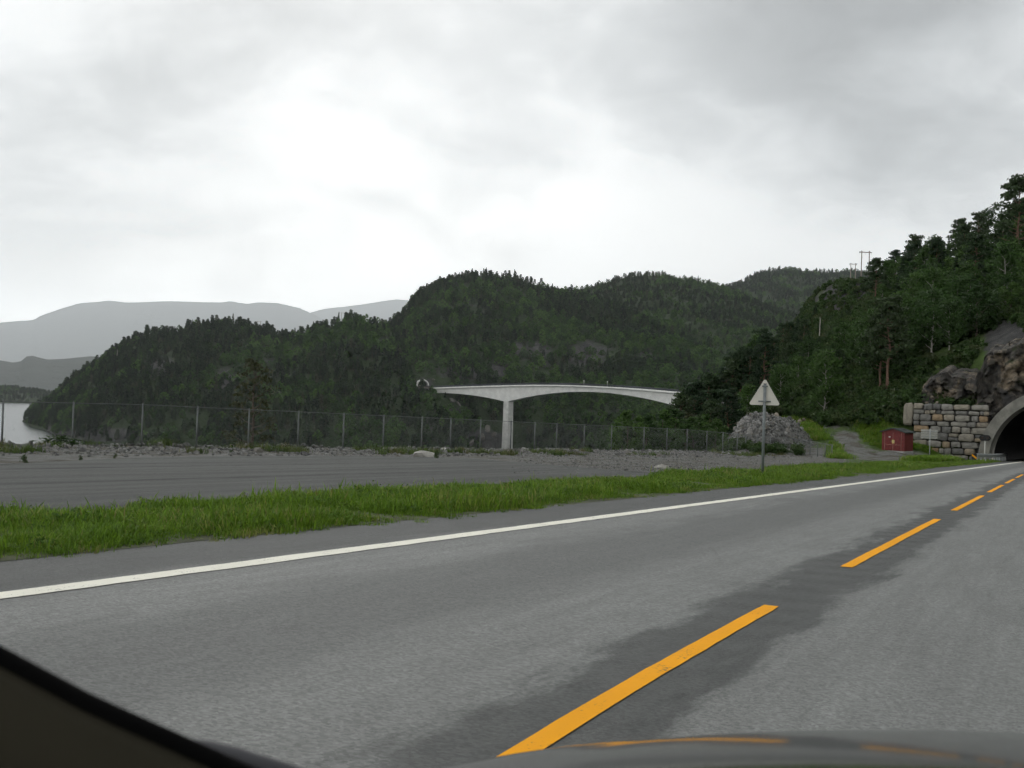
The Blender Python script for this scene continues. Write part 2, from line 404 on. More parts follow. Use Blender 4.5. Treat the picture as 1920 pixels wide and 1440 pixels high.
# ------------------------------------------------------------------ near terrain
CTRL = [  # photo pixel of the bare ground and its forward distance
    (1450, 842, 98), (1560, 852, 97), (1620, 852, 98), (1450, 805, 116), (1560, 790, 122), (1500, 795, 124), (1640, 842, 104), (1600, 805, 112),
    (1660, 800, 109), (1690, 852, 102), (1400, 820, 112), (1400, 785, 132),
    (1665, 737, 121), (1720, 742, 112), (1800, 715, 113), (1780, 690, 117),
    (1850, 640, 117), (1920, 600, 116), (2000, 590, 117),
    (1350, 762, 150), (1300, 800, 145), (1290, 785, 220), (1350, 742, 225), (1420, 690, 230), (1480, 630, 235), (1540, 580, 225), (1570, 605, 205),
    (1560, 536, 236), (1615, 530, 230), (1540, 545, 240), (1650, 548, 222), (1700, 533, 212), (1750, 516, 204), (1800, 496, 198), (1850, 470, 192), (1920, 437, 186), (2000, 415, 182), (2150, 390, 180),
    (1450, 745, 160), (1540, 710, 160), (1620, 665, 162), (1700, 632, 158), (1800, 590, 150), (1920, 545, 142), (2050, 540, 140), (2200, 520, 135),
]
def ctrl_points():
    pts = []
    for px, py, Y in CTRL:
        p = P(px, py, Y); pts.append((p[0], p[1], p[2] - plane(Y)))
    for px, py, Y in [(1290, 785, 220), (1420, 690, 230), (1540, 545, 240), (1650, 548, 222), (1800, 496, 198), (1920, 437, 186), (2150, 390, 180)]:
        p = P(px, py, Y); q = p * ((Y + 90) / Y); pts.append((q[0], q[1], p[2] - 24 - plane(Y + 90)))
    for s in range(-40, 96, 12):           # road and verges stay on the plane
        for l in (-7, -3, 3, 9, 16):
            c = np.array([float(yellow_x(s)), s]) + L2 * l; pts.append((c[0], c[1], 0))
        c = np.array([float(yellow_x(s)), s]) - L2 * 24; pts.append((c[0], c[1], 8 + max(0, s) * .06))
        c = np.array([float(yellow_x(s)), s]) - L2 * 70; pts.append((c[0], c[1], 30 + max(0, s) * .1))
    for px, Y in [(1100, 70), (1200, 75), (1300, 82), (1380, 88), (1000, 60), (800, 50), (500, 42), (200, 35), (-100, 28), (-400, 24), (1480, 92), (1300, 70), (900, 30), (600, 30)]:
        p = P(px, 845, Y); pts.append((p[0], p[1], 0))
    for s_, l_, h_ in [(4, 16, 4.6), (3, 12, 5.5), (3, 8, 6.5), (3, 3, 9.5), (3, -5, 9.5), (-1, 14.5, 1.6), (1, 16.5, 2.4), (-1, 11, .9), (-1, 8, .3), (-6, 14, .9), (-6, 9, .1), (-9, 17, .8), (1, 18, 2.6), (4, 19, 5.0)]:
        c = PC + U2 * s_ + L2 * l_; pts.append((c[0], c[1], h_))
    for p in [(-120, 0), (-120, 120), (-60, -40), (-120, -60), (-40, 200), (-120, 320), (20, 300)]: pts.append((*p, 0))
    return np.array(pts)
PC = np.array([float(yellow_x(100.)), 100.])                 # centre of the tunnel mouth on plan
CP = ctrl_points()
_d = np.hypot(CP[:, None, 0] - CP[None, :, 0], CP[:, None, 1] - CP[None, :, 1])
_w = np.linalg.solve(_d + np.eye(len(CP)) * -.4, CP[:, 2])
FA = P(265, 838, 47); FB = P(1290, 848, 88)                 # two posts of the fence fix its line
FD = (FB - FA)[:2] / np.linalg.norm((FB - FA)[:2]); FN = np.array([-FD[1], FD[0]])
def road_ls(X, Y):
    X = np.asarray(X, float); Y = np.asarray(Y, float)
    return (X - PC[0]) * U2[0] + (Y - PC[1]) * U2[1], (X - PC[0]) * L2[0] + (Y - PC[1]) * L2[1]
def terrain(X, Y, detail=True):
    X = np.asarray(X, float); Y = np.asarray(Y, float); sh = X.shape
    x = X.ravel(); y = Y.ravel(); d = np.zeros_like(x)
    for (cx, cy_, _), w in zip(CP, _w): d += w * np.hypot(x - cx, y - cy_)
    s, l = road_ls(x, y)
    lat = (x - yellow_x(y)) * U2[1]                           # metres right of the yellow line
    road = (sstep(14, 9, np.abs(lat + 2)) if False else 1 - sstep(8, 12, np.abs(lat + 2))) * (1 - sstep(3.4, 4.2, s))
    fd = (x - FA[0]) * FN[0] + (y - FA[1]) * FN[1]             # beyond the fence > 0
    tt = x / np.maximum(y, 5)
    left = 1 - sstep(tcol(1270), tcol(1420), tt)
    lot = (1 - sstep(-4, 0, fd)) * left * (1 - sstep(70, 90, y))
    flat = np.maximum(road, lot)
    d = d * (1 - flat)
    if detail:
        amp = sstep(1.0, 6, np.abs(d)) * 1.6 + .12
        d = d + fbm(x / 14, y / 14, 5) * amp * (1 - flat)
    # the wall stands on low ground and holds up the slope behind it; the hill closes over the tunnel
    front = (l > 5.2) & (l < 14.5) & (s > -30) & (s < 2.2); cap = np.interp(l, [6, 7.4, 10.5, 13.9, 14.5], [.05, .25, .8, 1.5, 1.9])
    d = np.where(front, np.minimum(d, cap), d)
    d = np.where((s > 4.6) & (s < 60) & (np.abs(l) < 8.2), np.maximum(d, 8.3), d)
    d = np.where((s > 2.3) & (s < 6) & (l > 6) & (l < 14.2), np.clip(d, 5.2, 7.), d)
    # low gravel bank under the fence, then the drop to the fjord
    bank = np.exp(-((fd + 1.0) / 2.2) ** 2) * .30 * left * (1 + .5 * fbm(x / 3, y / 3, 3))
    drop = np.maximum(fd - .8, 0) * .75 * left
    d = np.where(fd > 0, d * (1 - left), d) + bank - drop * (1 + .15 * fbm(x / 9, y / 9, 3))
    z = plane(y) - .03 + d
    return np.maximum(z, -62).reshape(sh)

def build_ground():
    xs = np.concatenate([np.arange(-130, -40, 4), np.arange(-40, 130, 1.25), np.arange(130, 236, 4)])
    ys = np.concatenate([np.arange(-60, 20, 4), np.arange(20, 130, 1.25), np.arange(130, 330, 2.2)])
    X, Y = np.meshgrid(xs, ys, indexing='ij'); Z = terrain(X, Y)
    s, l = road_ls(X, Y)
    fd = (X - FA[0]) * FN[0] + (Y - FA[1]) * FN[1]; tt = X / np.maximum(Y, 5)
    lat = (X - yellow_x(Y)) * U2[1]
    pr = np.stack([X, Y, Z], -1); pxx, pyy = proj(pr)
    front = Y > 12
    gravel = np.zeros_like(X)
    gravel = np.maximum(gravel, (1 - sstep(.5, 5, fd)) * (1 - sstep(tcol(1560), tcol(1620), tt)) * (1 - sstep(98, 108, Y)))
    tr = np.exp(-((pxx - (1545 + (pyy - 780) * 1.0)) / 42) ** 2) * (pyy > 782) * (pyy < 870) * front * (Y > 85) * (Y < 135)
    gravel = np.maximum(gravel, tr * (.45 + .5 * vn(X / 2.5, Y / 2.5)))
    gravel = np.maximum(gravel, np.exp(-((pxx - 1680) / 75) ** 2 - ((pyy - 855) / 11) ** 2) * front * 1.1)
    gz = np.gradient(Z, xs, axis=0), np.gradient(Z, ys, axis=1); slope = np.hypot(*gz)
    rock = sstep(.75, 1.5, slope) * .8 * sstep(tcol(1300), tcol(1450), tt)
    def blob(cx, cy_, rx, ry, Ymin=100): return np.exp(-(((pxx - cx) / rx) ** 2 + ((pyy - cy_) / ry) ** 2) ** 1.5) * front * (Y > Ymin)
    for b in [(1590, 560, 62, 38, 190), (1475, 610, 34, 16, 150), (1785, 720, 50, 35, 100), (1620, 535, 45, 14, 190), (1890, 640, 50, 60, 100)]:
        rock = np.maximum(rock, blob(*b))
    # open the mouth of the tunnel
    fc = lambda A: (A[:-1, :-1] + A[1:, :-1] + A[1:, 1:] + A[:-1, 1:]) / 4
    zmin = np.minimum(np.minimum(Z[:-1, :-1], Z[1:, :-1]), np.minimum(Z[1:, 1:], Z[:-1, 1:])); zmax = np.maximum(np.maximum(Z[:-1, :-1], Z[1:, :-1]), np.maximum(Z[1:, 1:], Z[:-1, 1:]))
    S, Lq, Yc = fc(s), fc(l), fc(Y)
    cut = (S > -1.5) & (S < 90) & (np.abs(Lq) < 7.6) & (zmin < plane(Yc) + 6.6) & (zmax > plane(Yc) + .3)
    o = grid_mesh('ground', pr, M['ground'], keep=~cut, attrs={'gravel': gravel, 'rock': rock})
    tag(o, 'grassy and gravelly ground rising to the wooded slope on the right', 'ground', kind='structure')
build_ground()

# ------------------------------------------------------------------ water and far hills
def mat_water():
    m, t, b = mat_new('fjord_water'); k = NT(t)
    b.inputs['Base Color'].default_value = (.012, .025, .024, 1); b.inputs['Roughness'].default_value = .24; b.inputs['IOR'].default_value = 1.33
    v = k.pos((1, 1, 1)); n = k.m('ADD', k.noise(v, .25, 4, .6), k.m('MULTIPLY', k.noise(v, .02, 4, .6), 2.0))
    k.bump(b, n, .35, .25); return m
ZW = -45.0
wo = mesh_obj('water', [(-40000, 150, ZW), (40000, 150, ZW), (40000, 41000, ZW), (-40000, 41000, ZW)], [(0, 1, 2, 3)], mat_water())
tag(wo, 'pale grey fjord water below the fence', 'water', kind='structure')

def fan_hill(name, sil, Yc, Yb, zb, tree_m, mat, label, nT=170, nY=70, amp=7., expo=.65, back=1.12, backdrop=.5, rocks=(), nscale=60., cat='hill', crest_amp=.15, cut=None, carve=None):
    sil = np.array(sil, float)
    px = np.linspace(sil[0, 0], sil[-1, 0], nT)
    py = np.interp(px, sil[:, 0], sil[:, 1])
    yc = np.interp(px, *np.array(Yc, float).T); yb = np.interp(px, *np.array(Yb, float).T)
    zbv = np.interp(px, *np.array(zb, float).T) if not isinstance(zb, (int, float)) else np.full(nT, float(zb))
    crest = np.array([P(a, b, c) for a, b, c in zip(px, py, yc)]); zc = np.maximum(crest[:, 2] - tree_m, zbv + .5)
    tt = crest[:, 0] / crest[:, 1]
    v = np.concatenate([np.linspace(0, 1, nY), 1 + np.linspace(.06, 1, 14)])
    T = np.repeat(tt[:, None], len(v), 1); Vv = np.repeat(v[None], nT, 0)
    YC, YB, ZC, ZB = (a[:, None] for a in (yc, yb, zc, zbv))
    f = Vv <= 1
    Y = np.where(f, YB + (YC - YB) * Vv, YC * (1 + (back - 1) * (Vv - 1)))
    Z = np.where(f, ZB + (ZC - ZB) * np.clip(Vv, 0, 1) ** expo, ZC - (ZC - ZB) * backdrop * (Vv - 1))
    X = T * Y
    w = np.where(f, np.sin(np.clip(Vv, 0, 1) * math.pi) ** .7 + crest_amp * Vv, crest_amp)
    n1 = fbm(X / nscale, Y / nscale, 5)
    rid = (.5 - np.abs(fbm(X / nscale * .6 + 9, Y / nscale * .6, 4))) * .9
    hsc = np.clip((ZC - ZB) / 60, .1, 1)
    Z = Z + w * amp * (n1 + rid - .25) * hsc
    if carve is not None: Z = carve(X, Y, Z)
    pr = np.stack([X, Y, Z], -1); pxx, pyy = proj(pr)
    rock = sstep(.12, .5, fbm(X / 45 + 31, Y / 45 + 7, 4)) * .42
    for cx, cy_, rx, ry, st in rocks:
        rock = np.maximum(rock, st * np.exp(-(((pxx - cx) / rx) ** 2 + ((pyy - cy_) / ry) ** 2) ** 1.3))
    kp = None
    if cut is not None:
        fcn = (pr[:-1, :-1] + pr[1:, :-1] + pr[1:, 1:] + pr[:-1, 1:]) / 4; kp = ~cut(fcn)
    o = grid_mesh(name, pr, mat, keep=kp, attrs={'rock': rock})
    tag(o, label, cat, kind='structure')
    return dict(P=pr, rock=rock, v=Vv, px=pxx, py=pyy)

SIL_A = [(30, 783), (45, 779), (62, 760), (87, 747), (112, 727), (137, 702), (172, 680), (212, 650), (250, 627), (282, 613), (320, 615), (350, 604), (400, 596), (462, 599), (487, 613), (500, 607),
         (520, 619), (550, 621), (575, 612), (600, 606), (630, 597), (662, 587), (682, 592), (720, 602), (760, 625), (820, 665), (880, 720)]
SIL_B = [(610, 740), (660, 660), (700, 622), (740, 594), (760, 576), (784, 544), (813, 527), (857, 513), (915, 505), (959, 511), (1002, 521), (1049, 535), (1084, 541), (1150, 562), (1250, 605), (1350, 660), (1460, 720), (1560, 760)]
SIL_C = [(960, 600), (1020, 556), (1060, 540), (1084, 535), (1119, 524), (1177, 508), (1236, 506), (1294, 515), (1340, 525), (1400, 545), (1500, 590), (1650, 660)]
SIL_D = [(1250, 570), (1340, 535), (1380, 527), (1410, 513), (1440, 502), (1480, 498), (1540, 503), (1600, 503), (1700, 520), (1850, 540), (2050, 560)]
HA = fan_hill('hill', SIL_A, [(30, 1170), (112, 1060), (250, 1030), (500, 1000), (880, 930)], [(30, 1140), (45, 1120), (62, 1000), (87, 950), (110, 865), (160, 800), (220, 758), (320, 722), (600, 700), (880, 700)], ZW - 2, 6.5, M['hill'],
              'low wooded headland sloping down into the fjord', rocks=[(300, 690, 40, 30, .8), (420, 720, 30, 45, .7), (310, 616, 22, 10, .9), (200, 815, 110, 16, .8), (510, 690, 26, 40, .6), (110, 805, 30, 14, .9)])
FPC = P(793, 722.5, 793)      # centre of the far tunnel mouth
def far_cut(c): return (np.hypot(c[..., 0] - FPC[0] + .2 * (c[..., 1] - 793), c[..., 2] - FPC[2]) < 5.2) & (c[..., 1] > 770) & (c[..., 1] < 850) & (c[..., 2] > FPC[2] - 2.5)
HB = fan_hill('hill', SIL_B, [(610, 1050), (800, 1110), (930, 1150), (1100, 1160), (1560, 900)], [(610, 705), (800, 720), (960, 785), (1100, 770), (1300, 640), (1560, 560)], [(610, ZW - 2), (1100, ZW - 2), (1300, -40), (1560, -25)], 7, M['hill'],
              'steep round wooded hill behind the bridge', nT=200, nY=90, amp=11, rocks=[(990, 655, 60, 20, .75), (1100, 665, 60, 35, .7), (1215, 672, 28, 14, .9), (890, 700, 110, 16, .7), (940, 690, 40, 22, .7), (900, 575, 80, 10, .5),
              (960, 545, 40, 8, .6), (850, 775, 60, 16, .75), (910, 825, 60, 22, .85), (793, 722, 24, 15, .9)], cut=far_cut, carve=lambda X, Y, Z: Z - np.exp(-((X + 56) / 14) ** 4 - ((Y - 786) / 17) ** 4) * np.maximum(0, Z - 1.5))
HC = fan_hill('hill', SIL_C, [(960, 1450), (1650, 1500)], [(960, 1000), (1300, 900), (1650, 700)], -25, 8, M['hill'], 'dark wooded ridge behind the round hill', amp=12)
HD = fan_hill('hill', SIL_D, [(1250, 2300), (2050, 2300)], [(1250, 1500), (2050, 1300)], 20, 9, M['hill'], 'distant wooded summit between the ridge and the near slope', nT=120, nY=50, amp=16, nscale=110)
HP = fan_hill('hill', [(-260, 733), (-120, 728), (-40, 724), (0, 721), (15, 720), (45, 724), (70, 727), (110, 733), (150, 742), (180, 752)], [(-260, 2350), (180, 2350)], [(-260, 2080), (0, 2130), (180, 2300)], ZW - 2, 9, M['hill'],
              'low tree covered point across the water', nT=60, nY=20, amp=4)
fan_hill('hill', [(-500, 680), (-300, 700), (-100, 688), (0, 676), (25, 680), (42, 677), (47, 669), (62, 667), (72, 670), (90, 674), (120, 673), (150, 670), (172, 668), (220, 674), (300, 690), (420, 715)],
         [(-500, 7600), (420, 7600)], [(-500, 6700), (420, 6700)], ZW - 3, 0, M['mountain'], 'hazy blue island hill beyond the wooded point', amp=25, nscale=350, expo=.8)
fan_hill('mountain', [(-700, 600), (-400, 640), (-200, 615), (0, 605), (40, 601), (62, 600), (75, 592), (110, 580), (150, 568), (180, 566), (205, 563), (235, 567), (260, 567), (300, 565), (340, 565), (380, 566), (420, 567), (427, 564), (465, 570), (482, 567), (520, 568), (560, 577), (590, 590), (680, 640), (800, 690)],
         [(-700, 31000), (800, 31000)], [(-700, 25000), (800, 25000)], ZW - 5, 0, M['mountain'], 'hazy grey mountain with a long flat top at far left', nT=240, amp=140, nscale=1900, expo=.8, cat='mountain', crest_amp=.1)
fan_hill('mountain', [(480, 690), (540, 610), (580, 586), (610, 578), (650, 574), (690, 569), (720, 564), (745, 561), (790, 566), (850, 580), (1000, 600), (1300, 640), (1700, 650)],
         [(480, 36000), (1700, 36000)], [(480, 30000), (1700, 30000)], ZW - 5, 0, M['mountain'], 'palest far mountain rising behind the round hill', nT=140, amp=140, nscale=2100, expo=.8, cat='mountain', crest_amp=.1)

# ------------------------------------------------------------------ road, markings, parking area
def build_road():
    ys = np.concatenate([np.arange(-60, 0, 6.), np.arange(0, 60, 1.), np.arange(60, 171, 3.)])
    lats = np.array([-6.6, -5.5, -4.6, -3.5, -2.5, -1.5, -.7, 0, .7, 1.5, 2.5, 3.5, 4.6, 6.])
    Pg = np.zeros((len(ys), len(lats), 3)); uv = np.zeros((len(ys), len(lats), 2))
    for i, y in enumerate(ys):
        wl = (yellow_x(y) - white_x(y)) * U2[1]               # lane width left of the yellow line here
        for j, l in enumerate(lats):
            ll = l * (wl + 1.7) / 6.1 if l < 0 else l
            c = np.array([float(yellow_x(y)), y]) - L2 * ll
            Pg[i, j] = (c[0], c[1], plane(c[1]) + .012); uv[i, j] = (l * 4.4 / 6.1 if l < 0 else l, y / U2[1])
    r = grid_mesh('road', Pg, M['road'], uv=uv)
    tag(r, 'grey two lane asphalt road running into the tunnel', 'road', kind='structure')
    V = []; Fs = []
    yy = np.concatenate([np.arange(-60, 0, 2.), np.arange(0, 30, .2), np.arange(30, 168, 1.)]); jr = random.Random(2)
    for y in yy:
        for o in (-.13 + jr.uniform(-.012, .012), .13 + jr.uniform(-.012, .012)):
            c = np.array([white_x(y), y]) + L2 * o; V.append((c[0], c[1], plane(c[1]) + .018))
    Fs = [(2 * i, 2 * i + 1, 2 * i + 3, 2 * i + 2) for i in range(len(yy) - 1)]
    mesh_obj('edge_line', V, Fs, M['white_line'], r)
    V = []
    for y in yy:
        for o in (-.1, .1):
            c = np.array([float(yellow_x(y)), y]) - L2 * (3.7 + o); V.append((c[0], c[1], plane(c[1]) + .018))
    mesh_obj('edge_line', V, Fs, M['white_line'], r)
    ends = [(-28, -19), (-16, -7), (-1.4, 7.65), (10.2, 17.35), (19.85, 26.5), (28.6, 34.7), (36.6, 42.0), (44.2, 50), (52.5, 59)]
    y = 62.
    while y < 150: ends.append((y, y + 8)); y += 11
    for a, b in ends:
        n = 44; V = []; jr = random.Random(int(a * 10))
        for k in range(n + 1):
            q = a + (b - a) * k / n
            for o in (-.06, .06):
                c = np.array([float(yellow_x(q)), q]) + L2 * (o * (.93 if k in (0, n) else 1) + .0025 * math.sin(k * .5 + a) + jr.uniform(-.003, .003)); V.append((c[0], c[1], plane(c[1]) + .018))
        mesh_obj('lane_dash', V, [(2 * i, 2 * i + 1, 2 * i + 3, 2 * i + 2) for i in range(n)], M['yellow_line'], r)
build_road()
def build_lot():
    far = [(-700, 930), (-300, 897), (0, 872), (150, 863), (300, 857), (500, 855), (700, 855), (860, 858), (960, 866), (1060, 874), (1150, 881), (1240, 890)]
    V = []; uv = []; n = 8
    fp = [G(*p) for p in far]
    rows = []
    m_ = 40
    cum = np.linspace(0, 1, m_)
    fx = np.interp(cum, np.linspace(0, 1, len(fp)), [p[0] for p in fp]); fy = np.interp(cum, np.linspace(0, 1, len(fp)), [p[1] for p in fp])
    ny = np.linspace(-25, 36, m_)
    Pg = np.zeros((m_, n + 1, 3)); uv = np.zeros((m_, n + 1, 2))
    for i in range(m_):
        near = np.array([white_x(ny[i]), ny[i]]) + L2 * 3.6
        fa = np.array([fx[i], fy[i]])
        for j in range(n + 1):
            c = near + (fa - near) * j / n; Pg[i, j] = (c[0], c[1], plane(c[1]) + .006)
            uv[i, j] = (c @ L2, c @ U2)
    tag(grid_mesh('parking_area', Pg, M['lot'], uv=uv), 'worn dark asphalt parking area between verge and fence', 'parking area', kind='structure')
build_lot()

# ------------------------------------------------------------------ plants: prototypes
def rand_dirs(n, rng):
    v = rng.normal(size=(n, 3)); return v / np.linalg.norm(v, axis=1, keepdims=True)
def leaf_quads(C, size, rng, flat=0., jit=.4):
    """leaf sized faces at centres C; flat>0 lays them towards the horizontal"""
    n = len(C); nrm = rand_dirs(n, rng)
    nrm[:, 2] = nrm[:, 2] * (1 - flat) + flat * np.sign(nrm[:, 2] + 1e-6); nrm /= np.linalg.norm(nrm, axis=1, keepdims=True)
    a = np.cross(nrm, rand_dirs(n, rng)); a /= np.linalg.norm(a, axis=1, keepdims=True) + 1e-9; b = np.cross(nrm, a)
    s = size * rng.uniform(1 - jit, 1 + jit, (n, 1))
    A = a * s; B = b * s * .55
    return np.stack([C - A, C - B * rng.uniform(.6, 1.2, (n, 1)), C + A, C + B], 1).reshape(-1, 3)
def trunk_mesh(name, h, r, limbs, mat, lean=0., seed=0):
    rr = random.Random(seed); mb = MB(); n = 6
    pts = [(lean * h * (k / n) ** 1.5 + rr.uniform(-.02, .02) * h * (k > 0), rr.uniform(-.02, .02) * h * (k > 0), h * k / n) for k in range(n + 1)]
    mb.tube(pts, [r * (1.25 if k == 0 else 1 - .85 * k / n) for k in range(n + 1)], 7)
    for a, b in limbs:
        a = Vector(a); b = Vector(b); m = (a + b) / 2 + Vector((0, 0, -.06 * (b - a).length)); L = (b - a).length
        mb.tube([a, m, b], [max(.02, r * .33), max(.014, r * .2), .01], 4, False)
    me = bpy.data.meshes.new(name); me.from_pydata(mb.V, [], mb.F); me.update(); me.materials.append(mat); return me
def broadleaf(seed, h, n, size, mat, bark, wide=.36, first=.28):
    rng = np.random.default_rng(seed); C = []; limbs = []
    k = 16
    for i in range(k):
        z = h * (first + (1 - first) * (i + .6) / k); fr = (z / h - first) / (1 - first)
        R = h * wide * math.sqrt(max(.05, 1 - (2 * fr - .85) ** 2 * .75)) * rng.uniform(.45, 1.0)
        a = i * 2.4 + rng.uniform(-.5, .5); c = np.array([R * math.cos(a), R * math.sin(a), z - .02 * h])
        if fr > .9: c[:2] *= .35
        limbs.append(((0, 0, max(.12 * h, z - R * .9)), tuple(c)))
        m = n // k; rad = h * rng.uniform(.10, .17)
        d = rand_dirs(m, rng) * (rng.random((m, 1)) ** .45) * rad; d[:, 2] *= .72
        C.append(c + d)
    C = np.concatenate(C)
    return quad_mesh('crown', leaf_quads(C, size, rng, .25), mat), trunk_mesh('trunk', h * .9, h * .013 + .02, limbs, bark, seed=seed)
def spruce(seed, h, n, size, mat, bark, wide=.17):
    rng = np.random.default_rng(seed); C = []; limbs = []; tiers = 22
    for i in range(tiers):
        fr = .06 + .94 * i / tiers; R = h * wide * (1 - fr) ** .8 * rng.uniform(.75, 1.15) + .05 * h * (1 - fr); nb = 6
        for b in range(nb):
            a = b * 2 * math.pi / nb + i * .7 + rng.uniform(-.25, .25); r_ = R * rng.uniform(.7, 1.15); z = fr * h
            tip = np.array([r_ * math.cos(a), r_ * math.sin(a), z - r_ * .32])
            if i % 2 == 0: limbs.append(((0, 0, z), tuple(tip)))
            m = max(2, int(n / tiers / nb * (1.5 - fr)))
            t = rng.random((m, 1)) ** .6
            q = np.array([0, 0, z]) + (tip - np.array([0, 0, z])) * t + rng.normal(size=(m, 3)) * np.array([.16, .16, .07]) * (R * .9 + .12)
            C.append(q)
    C.append(np.array([0, 0, h]) + rng.normal(size=(12, 3)) * np.array([.05, .05, .25]) * h * .06)
    C = np.concatenate(C)
    return quad_mesh('crown', leaf_quads(C, size, rng, .45), mat), trunk_mesh('trunk', h, h * .012 + .03, limbs, bark, seed=seed)
def pine(seed, h, n, size, mat, bark, lo=.35):
    rng = np.random.default_rng(seed); C = []; limbs = []; k = 26
    for i in range(k):
        fr = lo + (1 - lo) * (i + .5) / k; z = fr * h
        R = h * .21 * (1 - .7 * ((fr - lo) / (1 - lo)) ** 1.6) * rng.uniform(.55, 1.15); a = i * 2.4 + rng.uniform(-.4, .4)
        c = np.array([R * math.cos(a), R * math.sin(a), z + .02 * h]); limbs.append(((0, 0, z - .05 * h), tuple(c)))
        m = n // k; d = rand_dirs(m, rng) * (rng.random((m, 1)) ** .5) * h * rng.uniform(.07, .115); d[:, 2] *= .42
        C.append(c + d)
    C.append(np.array([0, 0, h * .98]) + rand_dirs(n // 20, rng) * h * .045 * np.array([1, 1, .8]))
    C = np.concatenate(C)
    return quad_mesh('crown', leaf_quads(C, size, rng, .2), mat), trunk_mesh('trunk', h, h * .014 + .03, limbs, bark, lean=rng.uniform(-.04, .04), seed=seed)
def bush_mesh(seed, n, size, mat, squash=.8, k=9):
    rng = np.random.default_rng(seed); C = []
    for i in range(k):
        a = rng.uniform(0, 6.28); r_ = rng.uniform(0, .38); c = np.array([r_ * math.cos(a), r_ * math.sin(a), rng.uniform(.2, .75) * squash])
        m = n // k; C.append(c + rand_dirs(m, rng) * (rng.random((m, 1)) ** .4) * rng.uniform(.16, .28))
    C = np.concatenate(C); C[:, 2] = np.abs(C[:, 2])
    return quad_mesh('foliage', leaf_quads(C, size, rng, .2), mat)
def grass_mesh(seed, n, h, spread, width, mat):
    rng = np.random.default_rng(seed)
    b = rng.normal(size=(n, 3)) * spread; b[:, 2] = 0
    hh = h * rng.uniform(.45, 1.15, (n, 1)); a = rng.uniform(0, 6.283, (n, 1)); dr = np.concatenate([np.cos(a), np.sin(a), a * 0], 1)
    sd = np.concatenate([-np.sin(a), np.cos(a), a * 0], 1) * width
    bend = dr * hh * rng.uniform(.15, .75, (n, 1)); up = np.array([0, 0, 1.])
    mid = b + bend * .35 + up * hh * .6; tip = b + bend + up * hh * (.92)
    q1 = np.stack([b - sd, b + sd, mid + sd * .8, mid - sd * .8], 1); q2 = np.stack([mid - sd * .8, mid + sd * .8, tip + sd * .12, tip - sd * .12], 1)
    return quad_mesh('tuft', np.concatenate([q1.reshape(-1, 3), q2.reshape(-1, 3)]), mat)
def stone_mesh(seed, mat, sub=2, name='stone'):
    import bmesh
    rr = random.Random(seed); bm = bmesh.new(); bmesh.ops.create_icosphere(bm, subdivisions=sub, radius=.5)
    pl = [(Vector((rr.gauss(0, 1), rr.gauss(0, 1), rr.gauss(0, 1))).normalized(), rr.uniform(.26, .42)) for _ in range(9)]
    for v in bm.verts:
        for d, k in pl:
            e = v.co.dot(d) - k
            if e > 0: v.co -= d * e * .92
    me = bpy.data.meshes.new(name); bm.to_mesh(me); bm.free(); me.materials.append(mat); return me
def mat_stone(name, stops, sc=3.):
    m, t, b = mat_new(name); k = NT(t); v = k.obj()
    base = k.ramp(k.orand(), stops); n = k.noise(v, sc, 7, .7)
    sc_ = k.n('ShaderNodeVectorMath', operation='SCALE'); t.links.new(base, sc_.inputs[0]); t.links.new(k.rng(n, .25, .75, .55, 1.4, False), sc_.inputs['Scale'])
    t.links.new(sc_.outputs[0], b.inputs['Base Color']); b.inputs['Roughness'].default_value = .9; b.inputs['Specular IOR Level'].default_value = .2
    k.bump(b, k.noise(v, sc * 3, 7, .7), .7, .08); return m
M['stone'] = mat_stone('rubble_stone', [(0, (.075, .076, .076)), (.4, (.15, .15, .142)), (.75, (.235, .234, .224)), (1, (.16, .15, .13))])
M['wallstone'] = mat_stone('wall_stone', [(0, (.12, .12, .115)), (.3, (.20, .195, .18)), (.6, (.26, .25, .22)), (.85, (.27, .225, .16)), (1, (.30, .20, .11))], 2.2)

